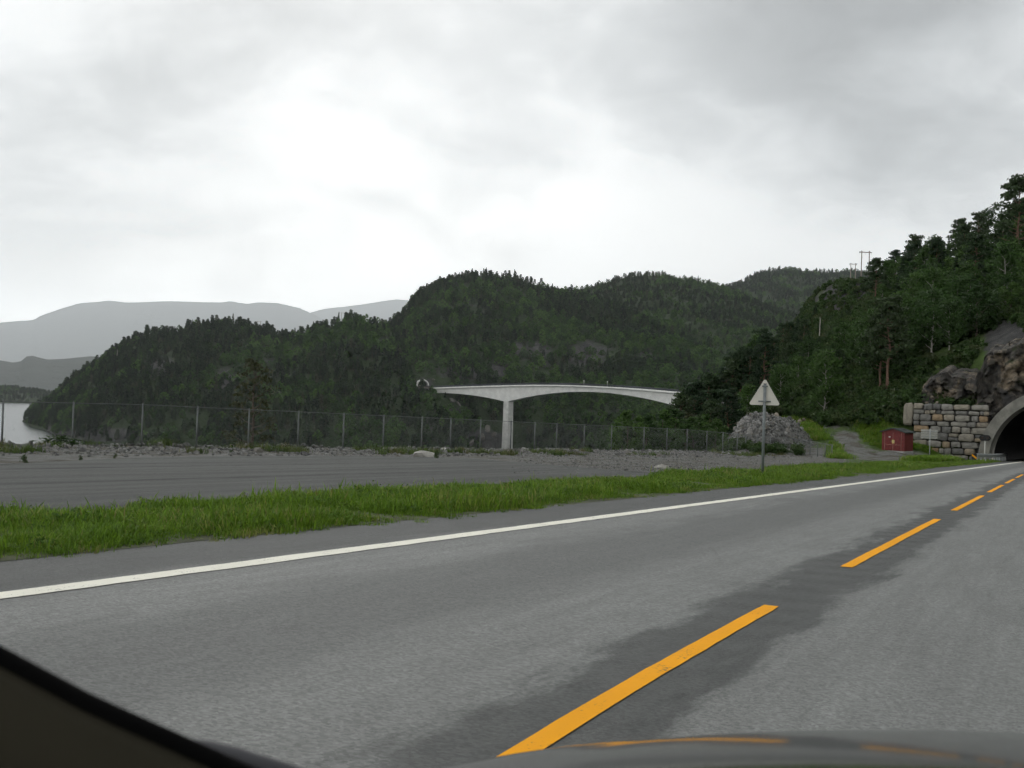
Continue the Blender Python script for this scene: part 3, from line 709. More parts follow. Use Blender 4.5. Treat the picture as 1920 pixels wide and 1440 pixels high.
def stuff(name, pts, scl, idx, meshes, label, cat, tilt=0., seed=1):
    """one object: uncountable growth or rubble, prototypes set on a cloud of points"""
    rng = np.random.default_rng(seed); n = len(pts)
    col = bpy.data.collections.new(name + '_pieces')
    for i, me in enumerate(meshes):
        ob = bpy.data.objects.new('%s_piece_%02d' % (name, i), me); col.objects.link(ob)
    me = bpy.data.meshes.new(name); me.vertices.add(n); me.vertices.foreach_set('co', np.asarray(pts, np.float32).ravel())
    for k, v in (('scl', scl),):
        at = me.attributes.new(k, 'FLOAT', 'POINT'); at.data.foreach_set('value', np.asarray(v, np.float32))
    at = me.attributes.new('idx', 'INT', 'POINT'); at.data.foreach_set('value', np.asarray(idx, np.int32))
    rot = np.stack([rng.normal(size=n) * tilt, rng.normal(size=n) * tilt, rng.uniform(0, 6.283, n)], 1)
    at = me.attributes.new('rot', 'FLOAT_VECTOR', 'POINT'); at.data.foreach_set('vector', rot.astype(np.float32).ravel())
    o = bpy.data.objects.new(name, me); COL.objects.link(o)
    ng = bpy.data.node_groups.new(name + '_scatter', 'GeometryNodeTree')
    ng.interface.new_socket('Geometry', in_out='INPUT', socket_type='NodeSocketGeometry'); ng.interface.new_socket('Geometry', in_out='OUTPUT', socket_type='NodeSocketGeometry')
    N, L = ng.nodes, ng.links; gi = N.new('NodeGroupInput'); go = N.new('NodeGroupOutput')
    ci = N.new('GeometryNodeCollectionInfo'); ci.inputs['Collection'].default_value = col; ci.inputs['Separate Children'].default_value = True; ci.inputs['Reset Children'].default_value = True
    ip = N.new('GeometryNodeInstanceOnPoints'); ip.inputs['Pick Instance'].default_value = True
    def na(nm, ty):
        q = N.new('GeometryNodeInputNamedAttribute'); q.data_type = ty; q.inputs['Name'].default_value = nm; return q.outputs['Attribute']
    L.new(gi.outputs[0], ip.inputs['Points']); L.new(ci.outputs[0], ip.inputs['Instance'])
    L.new(na('idx', 'INT'), ip.inputs['Instance Index'])
    e2r = N.new('FunctionNodeEulerToRotation'); L.new(na('rot', 'FLOAT_VECTOR'), e2r.inputs[0]); L.new(e2r.outputs[0], ip.inputs['Rotation'])
    L.new(na('scl', 'FLOAT'), ip.inputs['Scale']); L.new(ip.outputs[0], go.inputs[0])
    md = o.modifiers.new('scatter', 'NODES'); md.node_group = ng
    tag(o, label, cat, kind='stuff'); return o

# whole small trees for the far woods: crown and trunk in one prototype mesh
def joined(cr, tr):
    V = [v.co[:] for v in cr.vertices] + [v.co[:] for v in tr.vertices]; b = len(cr.vertices)
    Fs = [tuple(p.vertices) for p in cr.polygons] + [tuple(i + b for i in p.vertices) for p in tr.polygons]
    me = bpy.data.meshes.new('far_tree'); me.from_pydata(V, [], Fs); me.materials.append(cr.materials[0]); me.materials.append(tr.materials[0])
    me.polygons.foreach_set('material_index', [0] * len(cr.polygons) + [1] * len(tr.polygons)); me.update(); return me
FAR = [joined(*spruce(1, 8, 420, .42, M['farconifer'], M['bark'], .2)), joined(*spruce(2, 9, 420, .42, M['farconifer'], M['bark'], .16)),
       joined(*pine(3, 8, 420, .40, M['farconifer'], M['bark'], .25)), joined(*pine(4, 7, 420, .40, M['farconifer'], M['bark'], .2)),
       joined(*broadleaf(5, 7, 480, .40, M['farleaf'], M['bark'], .40, .12)), joined(*broadleaf(6, 6, 480, .40, M['farleaf'], M['bark'], .46, .1)),
       bush_mesh(7, 260, .10, M['farleaf'])]
def forest(H, spacing, label, seed, keep=None, mean=1., leaf_bias=0., pxlim=(-300, 2150)):
    rng = np.random.default_rng(seed); Pg = H['P']; a, b = Pg.shape[:2]
    # area weighted sampling of the hill's faces
    d1 = Pg[1:, :-1] - Pg[:-1, :-1]; d2 = Pg[:-1, 1:] - Pg[:-1, :-1]; area = np.linalg.norm(np.cross(d1, d2), axis=-1)
    vc = H['v'][:-1, :-1]; area = np.where(vc > 1.25, 0, area)
    n = int(area.sum() / spacing ** 2); pr = (area / area.sum()).ravel()
    c = rng.choice(len(pr), n, p=pr); i, j = np.divmod(c, b - 1); u, w = rng.random((2, n, 1))
    p = Pg[i, j] + d1[i, j] * u + d2[i, j] * w; rock = H['rock'][i, j]
    px, py = proj(p)
    ok = (p[:, 2] > ZW + 1.2) & (px > pxlim[0]) & (px < pxlim[1])
    nz = fbm(p[:, 0] / 28, p[:, 1] / 28, 4); r2 = rng.random(n)
    ok &= ~((rock + nz * .55 > .48) & (r2 > .30))
    if keep is not None: ok &= keep(p, px, py)
    p, px, py, rock = p[ok], px[ok], py[ok], rock[ok]; n = len(p)
    patch = fbm(p[:, 0] / 55 + 3, p[:, 1] / 55 + 8, 3) + leaf_bias
    r3 = rng.random(n)
    idx = np.where(patch + rng.normal(size=n) * .20 > .06, np.where(r3 < .8, 4 + (r3 * 10).astype(int) % 2, 6), np.where(rng.random(n) < .16, (r3 * 2).astype(int), 2 + (r3 * 10).astype(int) % 2))
    scl = mean * rng.uniform(.55, 1.15, n) * np.where(idx == 6, 3.0, 1.0)
    p[:, 2] -= .35
    return stuff('forest', p, scl, idx, FAR, label, 'forest', .04, seed)
def keepB(p, px, py):     # clear of the bridge, its portal and the open ground in front of the pier
    return ~((px > 776) & (px < 835) & (py > 703) & (py < 752)) & ~((np.abs(px - 793) < 17) & (py > 700) & (py < 784)) & ~((np.abs(px - 830) < 24) & (py > 738) & (py < 775)) & ~((np.abs(px - 940) < 36) & (py > 795)) & ~((np.hypot(p[:, 0] - FPC[0] + .2 * (p[:, 1] - 793), p[:, 2] - FPC[2]) < 8.5) & (p[:, 1] > 765) & (p[:, 1] < 870))
forest(HA, 5.2, 'dense dark wood covering the low headland', 21, mean=1.25, leaf_bias=-.02)
forest(HB, 5.2, 'mixed wood covering the round hill behind the bridge', 22, keepB, mean=1.25, leaf_bias=.12)
forest(HC, 6.2, 'dark wood covering the ridge behind the round hill', 23, lambda p, px, py: px < 1560)
forest(HD, 9.0, 'bluish wood on the distant summit', 24, lambda p, px, py: px > 1330, mean=1.35)
forest(HP, 7.5, 'dark trees on the low point across the water', 25, mean=1.2)

# ------------------------------------------------------------------ bridge
def build_bridge():
    root = empty('bridge', (0, 760, 0)); tag(root, 'long white concrete bridge arching from the far tunnel over the valley', 'bridge')
    kn = [(-71, 803, 5.0), (-66, 799.5, 5.4), (-2, 760, 9.0), (60, 706, 10.2), (105, 666, 7.0), (123, 650, 5.6), (165, 610, 2.0)]
    kx = np.array(kn); s = np.concatenate([[0], np.cumsum(np.hypot(np.diff(kx[:, 0]), np.diff(kx[:, 1])))])
    S = np.linspace(0, s[-1], 121)
    def sm(v):
        q = np.interp(S, s, v)
        for _ in range(30): q[1:-1] = (q[:-2] + 2 * q[1:-1] + q[2:]) / 4
        return q
    x, y, z = sm(kx[:, 0]), sm(kx[:, 1]), sm(kx[:, 2]); z = np.polyval(np.polyfit(S, z, 4), S)
    tx, ty = np.gradient(x), np.gradient(y); ln = np.hypot(tx, ty); nx, ny = -ty / ln, tx / ln
    s1, s2 = s[2], s[5]; mid = (s1 + s2) / 2
    dep = np.where(S < s1, 2.6 + 8.6 * (S / s1) ** 2.2, 2.9 + 8.3 * (np.abs(S - mid) / (s2 - mid)) ** 2.0); dep = np.minimum(dep, 11.2)
    def loft(name, prof, mat, sm_=False):
        V = []; n = len(prof(0))
        for i in range(len(S)):
            for o, h in prof(i): V.append((x[i] + nx[i] * o, y[i] + ny[i] * o - 760, z[i] + h))
        Fs = [(i * n + k, i * n + (k + 1) % n, i * n + n + (k + 1) % n, i * n + n + k) for i in range(len(S) - 1) for k in range(n)]
        Fs += [tuple(range(n)), tuple(range(len(S) * n - 1, (len(S) - 1) * n - 1, -1))]
        return mesh_obj(name, V, Fs, mat, root, sm_)
    loft('deck', lambda i: [(-5.0, 0), (5.0, 0), (5.0, -.85), (3.4, -1.25), (-3.4, -1.25), (-5.0, -.85)], M['edge_concrete'])
    loft('girder', lambda i: [(-3.2, -1.24), (3.2, -1.24), (2.9, -1.25 - dep[i]), (-2.9, -1.25 - dep[i])], M['bridge_concrete'])
    mb = MB()
    for sd in (-4.85, 4.85):
        for hh, r_ in ((1.3, .13), (1.0, .1), (.7, .1), (.4, .1)): mb.tube([(x[i] + nx[i] * sd, y[i] + ny[i] * sd - 760, z[i] + hh) for i in range(0, 121, 3)], r_, 4)
    rl = mb.build('railing', M['dark_steel'], root)
    for sd in (-4.85, 4.85):
        for i in range(0, 121, 2):
            q = MB().box((x[i] + nx[i] * sd, y[i] + ny[i] * sd - 760, z[i] + .6), (.14, .14, 1.2), math.atan2(ty[i], tx[i])); q.build('railing_post', M['dark_steel'], rl)
    def pier(ss, zb, a, b, flare):
        i = int(np.argmin(np.abs(S - ss))); ang = math.atan2(ty[i], tx[i]); zt = z[i] - 1.3 - dep[i] + .4; mb = MB()
        V = []
        for zz, f in ((zb, flare), (zt, 1.)):
            for u_, w_ in ((-a, -b), (-a * .45, -b * 1.0), (a * .45, -b), (a, -b), (a, b), (-a, b)):
                V.append((x[i] + (u_ * math.cos(ang) - w_ * math.sin(ang)) * f, y[i] - 760 + (u_ * math.sin(ang) + w_ * math.cos(ang)) * f, zz))
        V = [(p[0] - (0), p[1], p[2]) for p in V]
        cx_, cy_ = x[i], y[i] - 760; V2 = []
        for (f, rowz) in ((flare, zb), (1., zt)):
            for u_, w_ in ((-a, -b), (a, -b), (a, b), (-a, b)):
                V2.append((cx_ + (u_ * math.cos(ang) - w_ * math.sin(ang)) * f, cy_ + (u_ * math.sin(ang) + w_ * math.cos(ang)) * f, rowz))
        mb.add(V2, [(3, 2, 1, 0), (4, 5, 6, 7), (0, 1, 5, 4), (1, 2, 6, 5), (2, 3, 7, 6), (3, 0, 4, 7)])
        mb.build('pier', M['pier_concrete'], root)
    pier(s1, -47, 2.3, 3.0, 1.18); pier(s2, -47, 2.3, 3.0, 1.15); pier(s[1] + 10, -14, 1.6, 2.8, 1.12)
    MB().box((x[2], y[2] - 760, z[2] - 3.5), (7, 9.4, 5.5), math.atan2(ty[2], tx[2]), bev=.3).build('abutment', M['bridge_concrete'], root)
    for i in (58, 66):          # two lamp posts on the deck
        for sd in (4.4,):
            mb = MB(); b0 = (x[i] + nx[i] * sd, y[i] + ny[i] * sd - 760, z[i]); mb.tube([b0, (b0[0], b0[1], b0[2] + 3.2)], .12, 6)
            mb.box((b0[0], b0[1], b0[2] + 3.4), (.5, .5, .8), bev=.1); mb.build('marker_post', M['white_metal'], root)
M['bridge_concrete'] = simple('bridge_concrete', (.60, .60, .575), .85, var=.10, scale=.25, bump=.2, bscale=2)
M['edge_concrete'] = simple('edge_beam_concrete', (.70, .70, .67), .85, var=.1, scale=.3)
M['pier_concrete'] = simple('pier_concrete', (.45, .45, .425), .85, var=.15, scale=.3, bump=.2, bscale=2)
M['dark_steel'] = simple('dark_railing_steel', (.05, .055, .065), .5, metal=.3)
build_bridge()
def arch_pts(ro, n=24, leg=0.): return [(ro * math.cos(math.pi * k / n), ro * math.sin(math.pi * k / n)) for k in range(n + 1)]
def arch_ring(mb, c, lat, ax, ri, ro, length, n=24):
    """half-round ring: c centre at road level, lat left direction, ax axis into the hill"""
    c = Vector(c); lat = Vector(lat); ax = Vector(ax); up = Vector((0, 0, 1)); V = []; Fs = []
    inn = [(-ri, -1.2)] + [(ri * -math.cos(math.pi * k / n), ri * math.sin(math.pi * k / n)) for k in range(n + 1)] + [(ri, -1.2)]
    out = [(-ro, -1.2)] + [(ro * -math.cos(math.pi * k / n), ro * math.sin(math.pi * k / n)) for k in range(n + 1)] + [(ro, -1.2)]
    m = len(inn)
    for e in (0, length):
        for q in (inn, out): V += [c + lat * a + up * b + ax * e for a, b in q]
    for i in range(m - 1):
        Fs += [(i, i + 1, m + i + 1, m + i), (2 * m + i, 3 * m + i, 3 * m + i + 1, 2 * m + i + 1), (m + i, m + i + 1, 3 * m + i + 1, 3 * m + i), (i, 2 * m + i, 2 * m + i + 1, i + 1)]
    mb.add(V, Fs); return mb
def lining(mb, c, lat, ax, r, length, n=24, sag=0.):
    c = Vector(c); lat = Vector(lat); ax = Vector(ax); up = Vector((0, 0, 1)); V = []; Fs = []; m = n + 3
    prof = [(-r, -1.2)] + [(r * -math.cos(math.pi * k / n), r * math.sin(math.pi * k / n)) for k in range(n + 1)] + [(r, -1.2)]
    for e in (0, length): V += [c + lat * a + up * (b + sag * e) + ax * e for a, b in prof]
    Fs = [(i, m + i, m + i + 1, i + 1) for i in range(m - 1)] + [tuple(range(m, 2 * m))]
    mb.add(V, Fs); return mb
M['greyStone'] = mat_stone('grey_blasted_rock', [(0, (.07, .068, .063)), (1, (.14, .13, .115))], .6)
M['lining'] = simple('tunnel_lining_shade', (.008, .008, .008), 1., var=.2, scale=1, spec=0.)  # near-black: the shade inside the tunnel is put into the lining colour
def far_portal():
    c = P(793, 722.5, 793); ax = Vector((-.2, 1, 0)).normalized(); lat = Vector((-ax.y, ax.x, 0))
    root = empty('tunnel_portal', c); tag(root, 'small distant tunnel mouth with pale ring at the bridge end', 'tunnel')
    arch_ring(MB(), (0, 0, 0), lat, ax, 3.9, 4.75, 34).build('arch_ring', M['bridge_concrete'], root)
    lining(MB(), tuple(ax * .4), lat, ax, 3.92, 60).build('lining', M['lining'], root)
    mb = MB(); mb.add([tuple(lat * a + ax * b + Vector((0, 0, h))) for a, b, h in ((-4.4, -9, -.9), (4.4, -9, -.9), (3.85, 58, -.3), (-3.85, 58, -.3), (-4.4, -9, -2.2), (4.4, -9, -2.2), (3.85, 58, -2.2), (-3.85, 58, -2.2))],
               [(0, 1, 2, 3), (4, 7, 6, 5), (0, 4, 5, 1), (1, 5, 6, 2), (2, 6, 7, 3), (3, 7, 4, 0)]); mb.build('road_slab', M['greyStone'], root)
    # the small pale vehicle standing in the mouth
    cp = Vector(c) + ax * 1.5 + lat * 1.7 + Vector((0, 0, -.62))
    car = empty('car', cp, math.atan2(ax.y, ax.x)); tag(car, 'tiny white car in the distant tunnel mouth', 'car')
    b = MB(); b.prism([(-2.1, .3), (-2.15, .8), (-1.6, .95), (-1.0, 1.45), (.8, 1.48), (1.6, .98), (2.1, .85), (2.15, .3)], (1, 0, 0), (0, 0, 1), (0, -.85, 0), (0, 1.7, 0)); b.build('body', M['white_metal'], car)
    for sx in (-1.3, 1.3):
        for sy in (-.8, .8): MB().tube([(sx, sy - .1, .32), (sx, sy + .1, .32)], .32, 12).build('wheel', M['black'], car)
    MB().prism([(-1.5, .98), (-1.02, 1.36), (-1.05, 1.38), (-1.56, 1.0)], (1, 0, 0), (0, 0, 1), (-.05, -.7, 0), (0, 1.4, 0)).build('windscreen', M['black'], car)
    # pale blasted rock round the mouth and the abutment
    for i, (px, py, Y, sz) in enumerate([(772, 722, 786, 6), (780, 727, 783, 5), (812, 712, 790, 6), (807, 738, 782, 5), (815, 744, 780, 6), (820, 752, 778, 5), (848, 750, 776, 9), (860, 757, 772, 8), (905, 820, 742, 12), (925, 815, 745, 9), (885, 830, 735, 11), (838, 832, 730, 10), (915, 805, 750, 10)]):
        o = bpy.data.objects.new('boulder', stone_mesh(300 + i, M['greyStone'], 2, 'boulder')); COL.objects.link(o); o.location = P(px, py, Y); o.scale = (sz * .7, sz * .5, sz * .22); o.rotation_euler = (.1 * i, .1 * i, i)
        lab = ['pale blasted rock beside the distant tunnel mouth', 'pale rock on the slope under the bridge end', 'rock ledge beside the short bridge pier', 'light boulder on the shore beside the tall bridge pier'][0 if i < 3 else 1 if i < 6 else 2 if i < 8 else 3]
        tag(o, lab, 'boulder', ['rocks round the distant tunnel mouth', 'rocks under the bridge end', 'ledges by the short pier', 'boulders at the tall pier'][0 if i < 3 else 1 if i < 6 else 2 if i < 8 else 3])
far_portal()

# ------------------------------------------------------------------ near tunnel, cliff, wall
ax3 = Vector((U2[0], U2[1], -SLP * U2[1])).normalized(); lat3 = Vector((L2[0], L2[1], 0))
TC = Vector((PC[0], PC[1], plane(PC[1])))
TR = 6.35
def near_tunnel():
    root = empty('tunnel_portal', TC); tag(root, 'concrete arch of the dark road tunnel mouth on the right', 'tunnel')
    arch_ring(MB(), tuple(ax3 * -1.0), lat3, ax3, TR, TR + 1.0, 5.5, 40).build('arch_ring', M['concrete'], root)
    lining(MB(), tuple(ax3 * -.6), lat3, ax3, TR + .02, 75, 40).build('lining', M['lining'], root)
near_tunnel()
def rock_face():
    nu, nv = 230, 130; rng = np.random.default_rng(3)
    u = np.linspace(0, 1, nu); L_ = 13.5 - u * 31                   # metres left of the tunnel axis
    top = np.interp(L_, [-17.5, -8, 0, 3.5, 6.2, 7.4, 8.2, 9.5, 11.5, 13.5, 15.5], [14, 13.5, 13, 12.2, 11.6, 10.8, 8.2, 8.6, 8.8, 7.6, 4.6]) + fbm(u * 25, u * 0 + 3, 4) * .8
    bot = np.interp(L_, [-17.5, 5, 7, 15.5], [-1, 2, 3.5, 3.6])
    back = np.interp(L_, [-17.5, 0, 7.5, 9, 12, 15.5], [1.9, 1.9, 2.6, 3.0, 3.2, 4.0])
    v = np.linspace(0, 1, nv); Hh = bot[:, None] + (top - bot)[:, None] * np.minimum(v / .8, 1)[None]
    B = back[:, None] + .22 * (Hh - bot[:, None]) + np.maximum(v - .8, 0)[None] * 28
    Hh = Hh + np.maximum(v - .8, 0)[None] * 6
    Lg = np.repeat(L_[:, None], nv, 1)
    # blocky break-up
    NB = 420; sd = np.stack([rng.uniform(-18, 16, NB), rng.uniform(0, 15, NB)], 1); val = rng.uniform(-1, 1, NB)
    q = np.stack([Lg.ravel() + fbm(Lg.ravel() * .6, Hh.ravel() * .6, 3) * .8, Hh.ravel() + fbm(Lg.ravel() * .6 + 40, Hh.ravel() * .6, 3) * .8], 1)
    d = (np.abs(q[:, None, 0] - sd[None, :, 0]) * 1.25) + np.abs(q[:, None, 1] - sd[None, :, 1]) * .8
    k = np.argmin(d, 1); tilt = rng.uniform(-.6, .6, NB)
    blk = (val[k] * .8 + tilt[k] * (q[:, 0] - sd[k, 0]) + .2 * tilt[(k * 7) % NB] * (q[:, 1] - sd[k, 1])).reshape(nu, nv)
    sd2 = np.stack([rng.uniform(-18, 16, 900), rng.uniform(0, 15, 900)], 1); v2 = rng.uniform(-1, 1, 900); t2 = rng.uniform(-.8, .8, (900, 2)); k2 = np.zeros(len(q), int)
    for c0 in range(0, len(q), 4000):
        e = slice(c0, c0 + 4000); k2[e] = np.argmin(np.abs(q[e, None, 0] - sd2[None, :, 0]) * 1.3 + np.abs(q[e, None, 1] - sd2[None, :, 1]), 1)
    blk = blk + (v2[k2] * .28 + t2[k2, 0] * (q[:, 0] - sd2[k2, 0]) + t2[k2, 1] * (q[:, 1] - sd2[k2, 1]) * .6).reshape(nu, nv)
    blk2 = fbm(Lg * .9, Hh * .9 + 7, 5) * .6 + (.5 - np.abs(fbm(Lg * .5, Hh * .18 + 3, 4))) * .8
    fade = np.clip(np.minimum(v, 1)[None] / .06, 0, 1)
    B = B - np.minimum((blk + blk2) * fade * .9, 1.1)
    X = PC[0] + L2[0] * Lg + U2[0] * B; Y = PC[1] + L2[1] * Lg + U2[1] * B
    Z = plane(PC[1]) + Hh + fbm(Lg * 1.3, B * 1.3, 3) * .15
    fc = lambda A: (A[:-1, :-1] + A[1:, :-1] + A[1:, 1:] + A[:-1, 1:]) / 4
    keep = ~((np.hypot(fc(Lg), np.maximum(fc(Hh), 0)) < TR + .55))
    o = grid_mesh('rock_face', np.stack([X, Y, Z], -1), M['cliff'], keep=keep, smooth=False)
    tag(o, 'dark streaked rock cliff above the tunnel mouth', 'cliff', kind='structure')
def mat_cliff():
    m, t, b = mat_new('cliff_rock'); k = NT(t); v = k.pos()
    base = k.ramp(k.noise(v, .55, 9, .7, .6), [(.3, (.025, .024, .023)), (.5, (.060, .056, .050)), (.62, (.13, .115, .095)), (.75, (.24, .20, .15))])
    st = k.rng(k.noise(k.pos((1.1, 1.1, .09)), 1.1, 5, .6), .42, .62)
    c = k.mix(k.m('MULTIPLY', st, .75), base, (.03, .03, .03))
    tan = k.rng(k.noise(v, .32, 5, .6), .52, .64, 0, .8); c = k.mix(tan, c, k.mix(k.rng(k.noise(v, 3., 5), .35, .65), (.12, .10, .075), (.27, .215, .15)))
    moss = k.rng(k.noise(v, .8, 5), .58, .72, 0, .7)
    c = k.mix(moss, c, (.04, .055, .02))
    t.links.new(c, b.inputs['Base Color']); b.inputs['Roughness'].default_value = .85; b.inputs['Specular IOR Level'].default_value = .25
    k.bump(b, k.noise(v, 2.5, 9, .72), .8, .25); return m
M['cliff'] = mat_cliff(); rock_face()
def wall_stone_mesh(seed):
    rr = random.Random(seed); V = []
    def ring(y, i, j): return [(-.5 + i + rr.uniform(0, j), y, -.5 + i + rr.uniform(0, j)), (.5 - i - rr.uniform(0, j), y, -.5 + i + rr.uniform(0, j)), (.5 - i - rr.uniform(0, j), y, .5 - i - rr.uniform(0, j)), (-.5 + i + rr.uniform(0, j), y, .5 - i - rr.uniform(0, j))]
    # octagon rings for rounded corners
    def octo(y, i, j):
        c = ring(y, i, j); out = []
        for a in range(4):
            p, q = Vector(c[a]), Vector(c[(a + 1) % 4]); e = rr.uniform(.1, .2); out += [p.lerp(q, e), p.lerp(q, 1 - rr.uniform(.1, .2))]
        return out
    V = octo(.5, .02, .10) + octo(-.22, 0, .11) + octo(-.42, .06, .12) + [Vector((rr.uniform(-.15, .15), -.52, rr.uniform(-.12, .12)))]
    Fs = []
    for r in range(2):
        for k in range(8): Fs.append((r * 8 + k, r * 8 + (k + 1) % 8, r * 8 + 8 + (k + 1) % 8, r * 8 + 8 + k))
    for k in range(8): Fs.append((16 + k, 16 + (k + 1) % 8, 24))
    me = bpy.data.meshes.new('stone'); me.from_pydata([tuple(v) for v in V], [], Fs); me.materials.append(M['wallstone']); me.update(); return me
def stone_wall():
    L0, L1 = TR + .25, 13.9                                   # metres left of the tunnel axis
    zb, zt = -.2, 5.55
    org = TC + lat3 * 0 + Vector((U2[0], U2[1], 0)) * .9; rz = math.atan2(-L2[1], -L2[0])
    root = empty('stone_wall', org, rz); tag(root, 'dry stone retaining wall of big grey blocks beside the tunnel arch', 'wall')
    MB().box((-(L0 + L1) / 2, .62, (zb + zt - .15) / 2), (L1 - L0 - .1, .55, zt - zb - .15)).build('backing', M['joint'], root)
    protos = [wall_stone_mesh(i) for i in range(12)]; rr = random.Random(4); z = zb
    ground_at = lambda l: float(terrain(np.array([org.x + L2[0] * l]), np.array([org.y + L2[1] * l]), False)[0]) - org.z
    rows = []
    while z < zt - .2:
        h = min(rr.choice((.40, .46, .52, .60, .70, .84)), zt - z)
        if zt - z - h < .25: h = zt - z
        l = L0
        while l < L1 - .1:
            w = rr.uniform(.5, 1.75) * (1 if h > .5 else .8); w = min(w, L1 - l)
            if L1 - l - w < .5: w = L1 - l
            lc = l + w / 2
            split = h > .7 and rr.random() < .35
            for (zz, hh) in ([(z, h * .5), (z + h * .5, h * .5)] if split else [(z, h)]):
                if math.hypot(lc - .2, zz + hh) > TR + .9 and zz + hh > ground_at(lc) - .1 and not (lc > 14.6 and False):
                    o = bpy.data.objects.new('stone', rr.choice(protos)); COL.objects.link(o); o.parent = root
                    o.location = (-lc, .22 + rr.uniform(-.09, .09), zz + hh / 2 + rr.uniform(-.03, .03)); o.scale = ((w + rr.uniform(-.0, .06)) * rr.choice((-1, 1)), .7, hh + rr.uniform(-.01, .06)); o.rotation_euler = (rr.uniform(-.07, .07), rr.uniform(-.06, .06), rr.uniform(-.08, .08))
            l += w
        z += h
    me = protos[0]
    o = bpy.data.objects.new('stone', protos[3]); COL.objects.link(o); o.parent = root; o.location = (-L1 - .52, .25, 4.3); o.scale = (1.1, .9, 2.7); o.rotation_euler = (.03, .03, .06); o['label'] = 'tall upright block ending the wall'
M['joint'] = simple('wall_joint_backing', (.055, .053, .048), .95)  # dark tone of the slab behind the wall stones
stone_wall()

# ------------------------------------------------------------------ roadside objects
def ground_z(x, y): return float(terrain(np.array([x]), np.array([y]))[0])
def on_ground(px, Y, py=850):
    p = P(px, py, Y); return (p[0], p[1], ground_z(p[0], p[1]))
M['red'] = simple('red_painted_board', (.14, .021, .019), .6, var=.25, scale=5)
M['roof'] = simple('dark_roofing', (.035, .042, .040), .7, var=.2, scale=6)
M['trim'] = simple('pale_red_trim', (.34, .16, .13), .6)
M['notice'] = simple('yellow_notice', (.55, .45, .16), .5)
M['lightconc'] = simple('shed_plinth_concrete', (.33, .33, .31), .85, var=.15)
def shed():
    p = on_ground(1682, 103.5); q = P(1677, 851, 103.5); rz = math.radians(-45)
    root = empty('utility_shed', (p[0], p[1], q[2]), rz); tag(root, 'small red utility shed with dark gable roof on concrete base', 'shed')
    w, d, h = 2.35, 2.0, 1.95
    MB().box((0, 0, -.25), (w + .12, d + .12, 1.2), bev=.02).build('base', M['lightconc'], root)
    z0 = .35; wall = MB(); wall.prism([(-w / 2, z0), (w / 2, z0), (w / 2, z0 + h), (0, z0 + h + .28), (-w / 2, z0 + h)], (1, 0, 0), (0, 0, 1), (0, -d / 2, 0), (0, d, 0)); wb = wall.build('wall', M['red'], root)
    for k in range(9): MB().box((w / 2 + .012, -d / 2 + .11 + k * .222, z0 + h / 2), (.025, .2, h - .04)).build('board', M['red'], wb)
    for sx in (-1, 1):
        dr = MB().box((sx * .42, -d / 2 - .02, z0 + .92), (.80, .045, 1.72), bev=.012).build('door', M['red'], root)
        MB().box((sx * .42, -d / 2 - .05, z0 + .60), (.74, .02, .03)).build('rail', M['trim'], dr)
        MB().tube([(sx * .1, -d / 2 - .045, z0 + .95), (sx * .1, -d / 2 - .10, z0 + .95), (sx * .2, -d / 2 - .10, z0 + .95)], .014, 6).build('handle', M['steel'], dr)
    for sx in (-.86, .86): MB().box((sx, -d / 2 - .03, z0 + .92), (.035, .06, 1.8)).build('door_frame', M['trim'], root)
    MB().box((0.0, -d / 2 - .03, z0 + .92), (.03, .058, 1.8)).build('door_frame', M['trim'], root)
    MB().box((.04, -d / 2 - .055, z0 + .92), (.26, .02, .36)).build('notice', M['notice'], root)
    MB().box((-.35, -d / 2 - .055, z0 + 1.38), (.18, .02, .09)).build('notice', M['white_metal'], root)
    e = .18
    for sx in (-1, 1):
        r_ = MB(); r_.prism([(0, z0 + h + .36), (sx * (w / 2 + e), z0 + h - .03), (sx * (w / 2 + e), z0 + h - .13), (0, z0 + h + .27)], (1, 0, 0), (0, 0, 1), (0.004 * sx, -d / 2 - e, 0), (0, d + 2 * e, 0)); ro = r_.build('roof_slope', M['roof'], root)
        for k in range(5):
            yy = -d / 2 - e + .1 + k * (d + 2 * e - .2) / 4; MB().tube([(sx * .05, yy, z0 + h + .36), (sx * (w / 2 + e), yy, z0 + h - .02)], .022, 5).build('seam', M['roof'], ro)
shed()
M['postgrey'] = simple('grey_post_paint', (.17, .19, .19), .55, metal=.2)
def warning_sign():
    p = P(1430, 880, 35); base = Vector((p[0], p[1], plane(35))); root = empty('warning_sign', base, math.radians(-14)); tag(root, 'triangular road sign seen from behind on grey steel post', 'road sign')
    top = P(1432, 711, 35)[2] - base.z; bot = P(1432, 759, 35)[2] - base.z
    MB().tube([(0, 0, -.3), (0, 0, top - .17)], .05, 12).build('post', M['postgrey'], root, True)
    MB().tube([(0, 0, top - .17), (0, 0, top - .15)], .053, 12).build('post_cap', M['black'], root)
    hw = .505; tri = []
    for cx_, cz, a0 in ((-hw + .06, bot + .045, 210), (hw - .06, bot + .045, 330), (0, top - .07, 90)):
        for da in (-50, -25, 0, 25, 50): a = math.radians(a0 + da); tri.append((cx_ + .045 * math.cos(a), cz + .045 * math.sin(a)))
    pl = MB(); pl.prism(tri, (1, 0, 0), (0, 0, 1), (0, .075, 0), (0, .012, 0)); po = pl.build('plate', M['signback'], root)
    rim = MB()
    for k in range(len(tri)):
        a, b = tri[k], tri[(k + 1) % len(tri)]; rim.tube([(a[0], .078, a[1]), (b[0], .078, b[1])], .011, 5, False)
    rim.build('rim', M['signback'], po)
    for zz in (bot + .12, top - .24):
        MB().box((0, .01, zz), (.16, .15, .05), bev=.01).build('clamp', M['postgrey'], root); MB().box((0, .062, zz), (.2 if zz > bot + .3 else .42, .02, .045)).build('bracket', M['postgrey'], root)
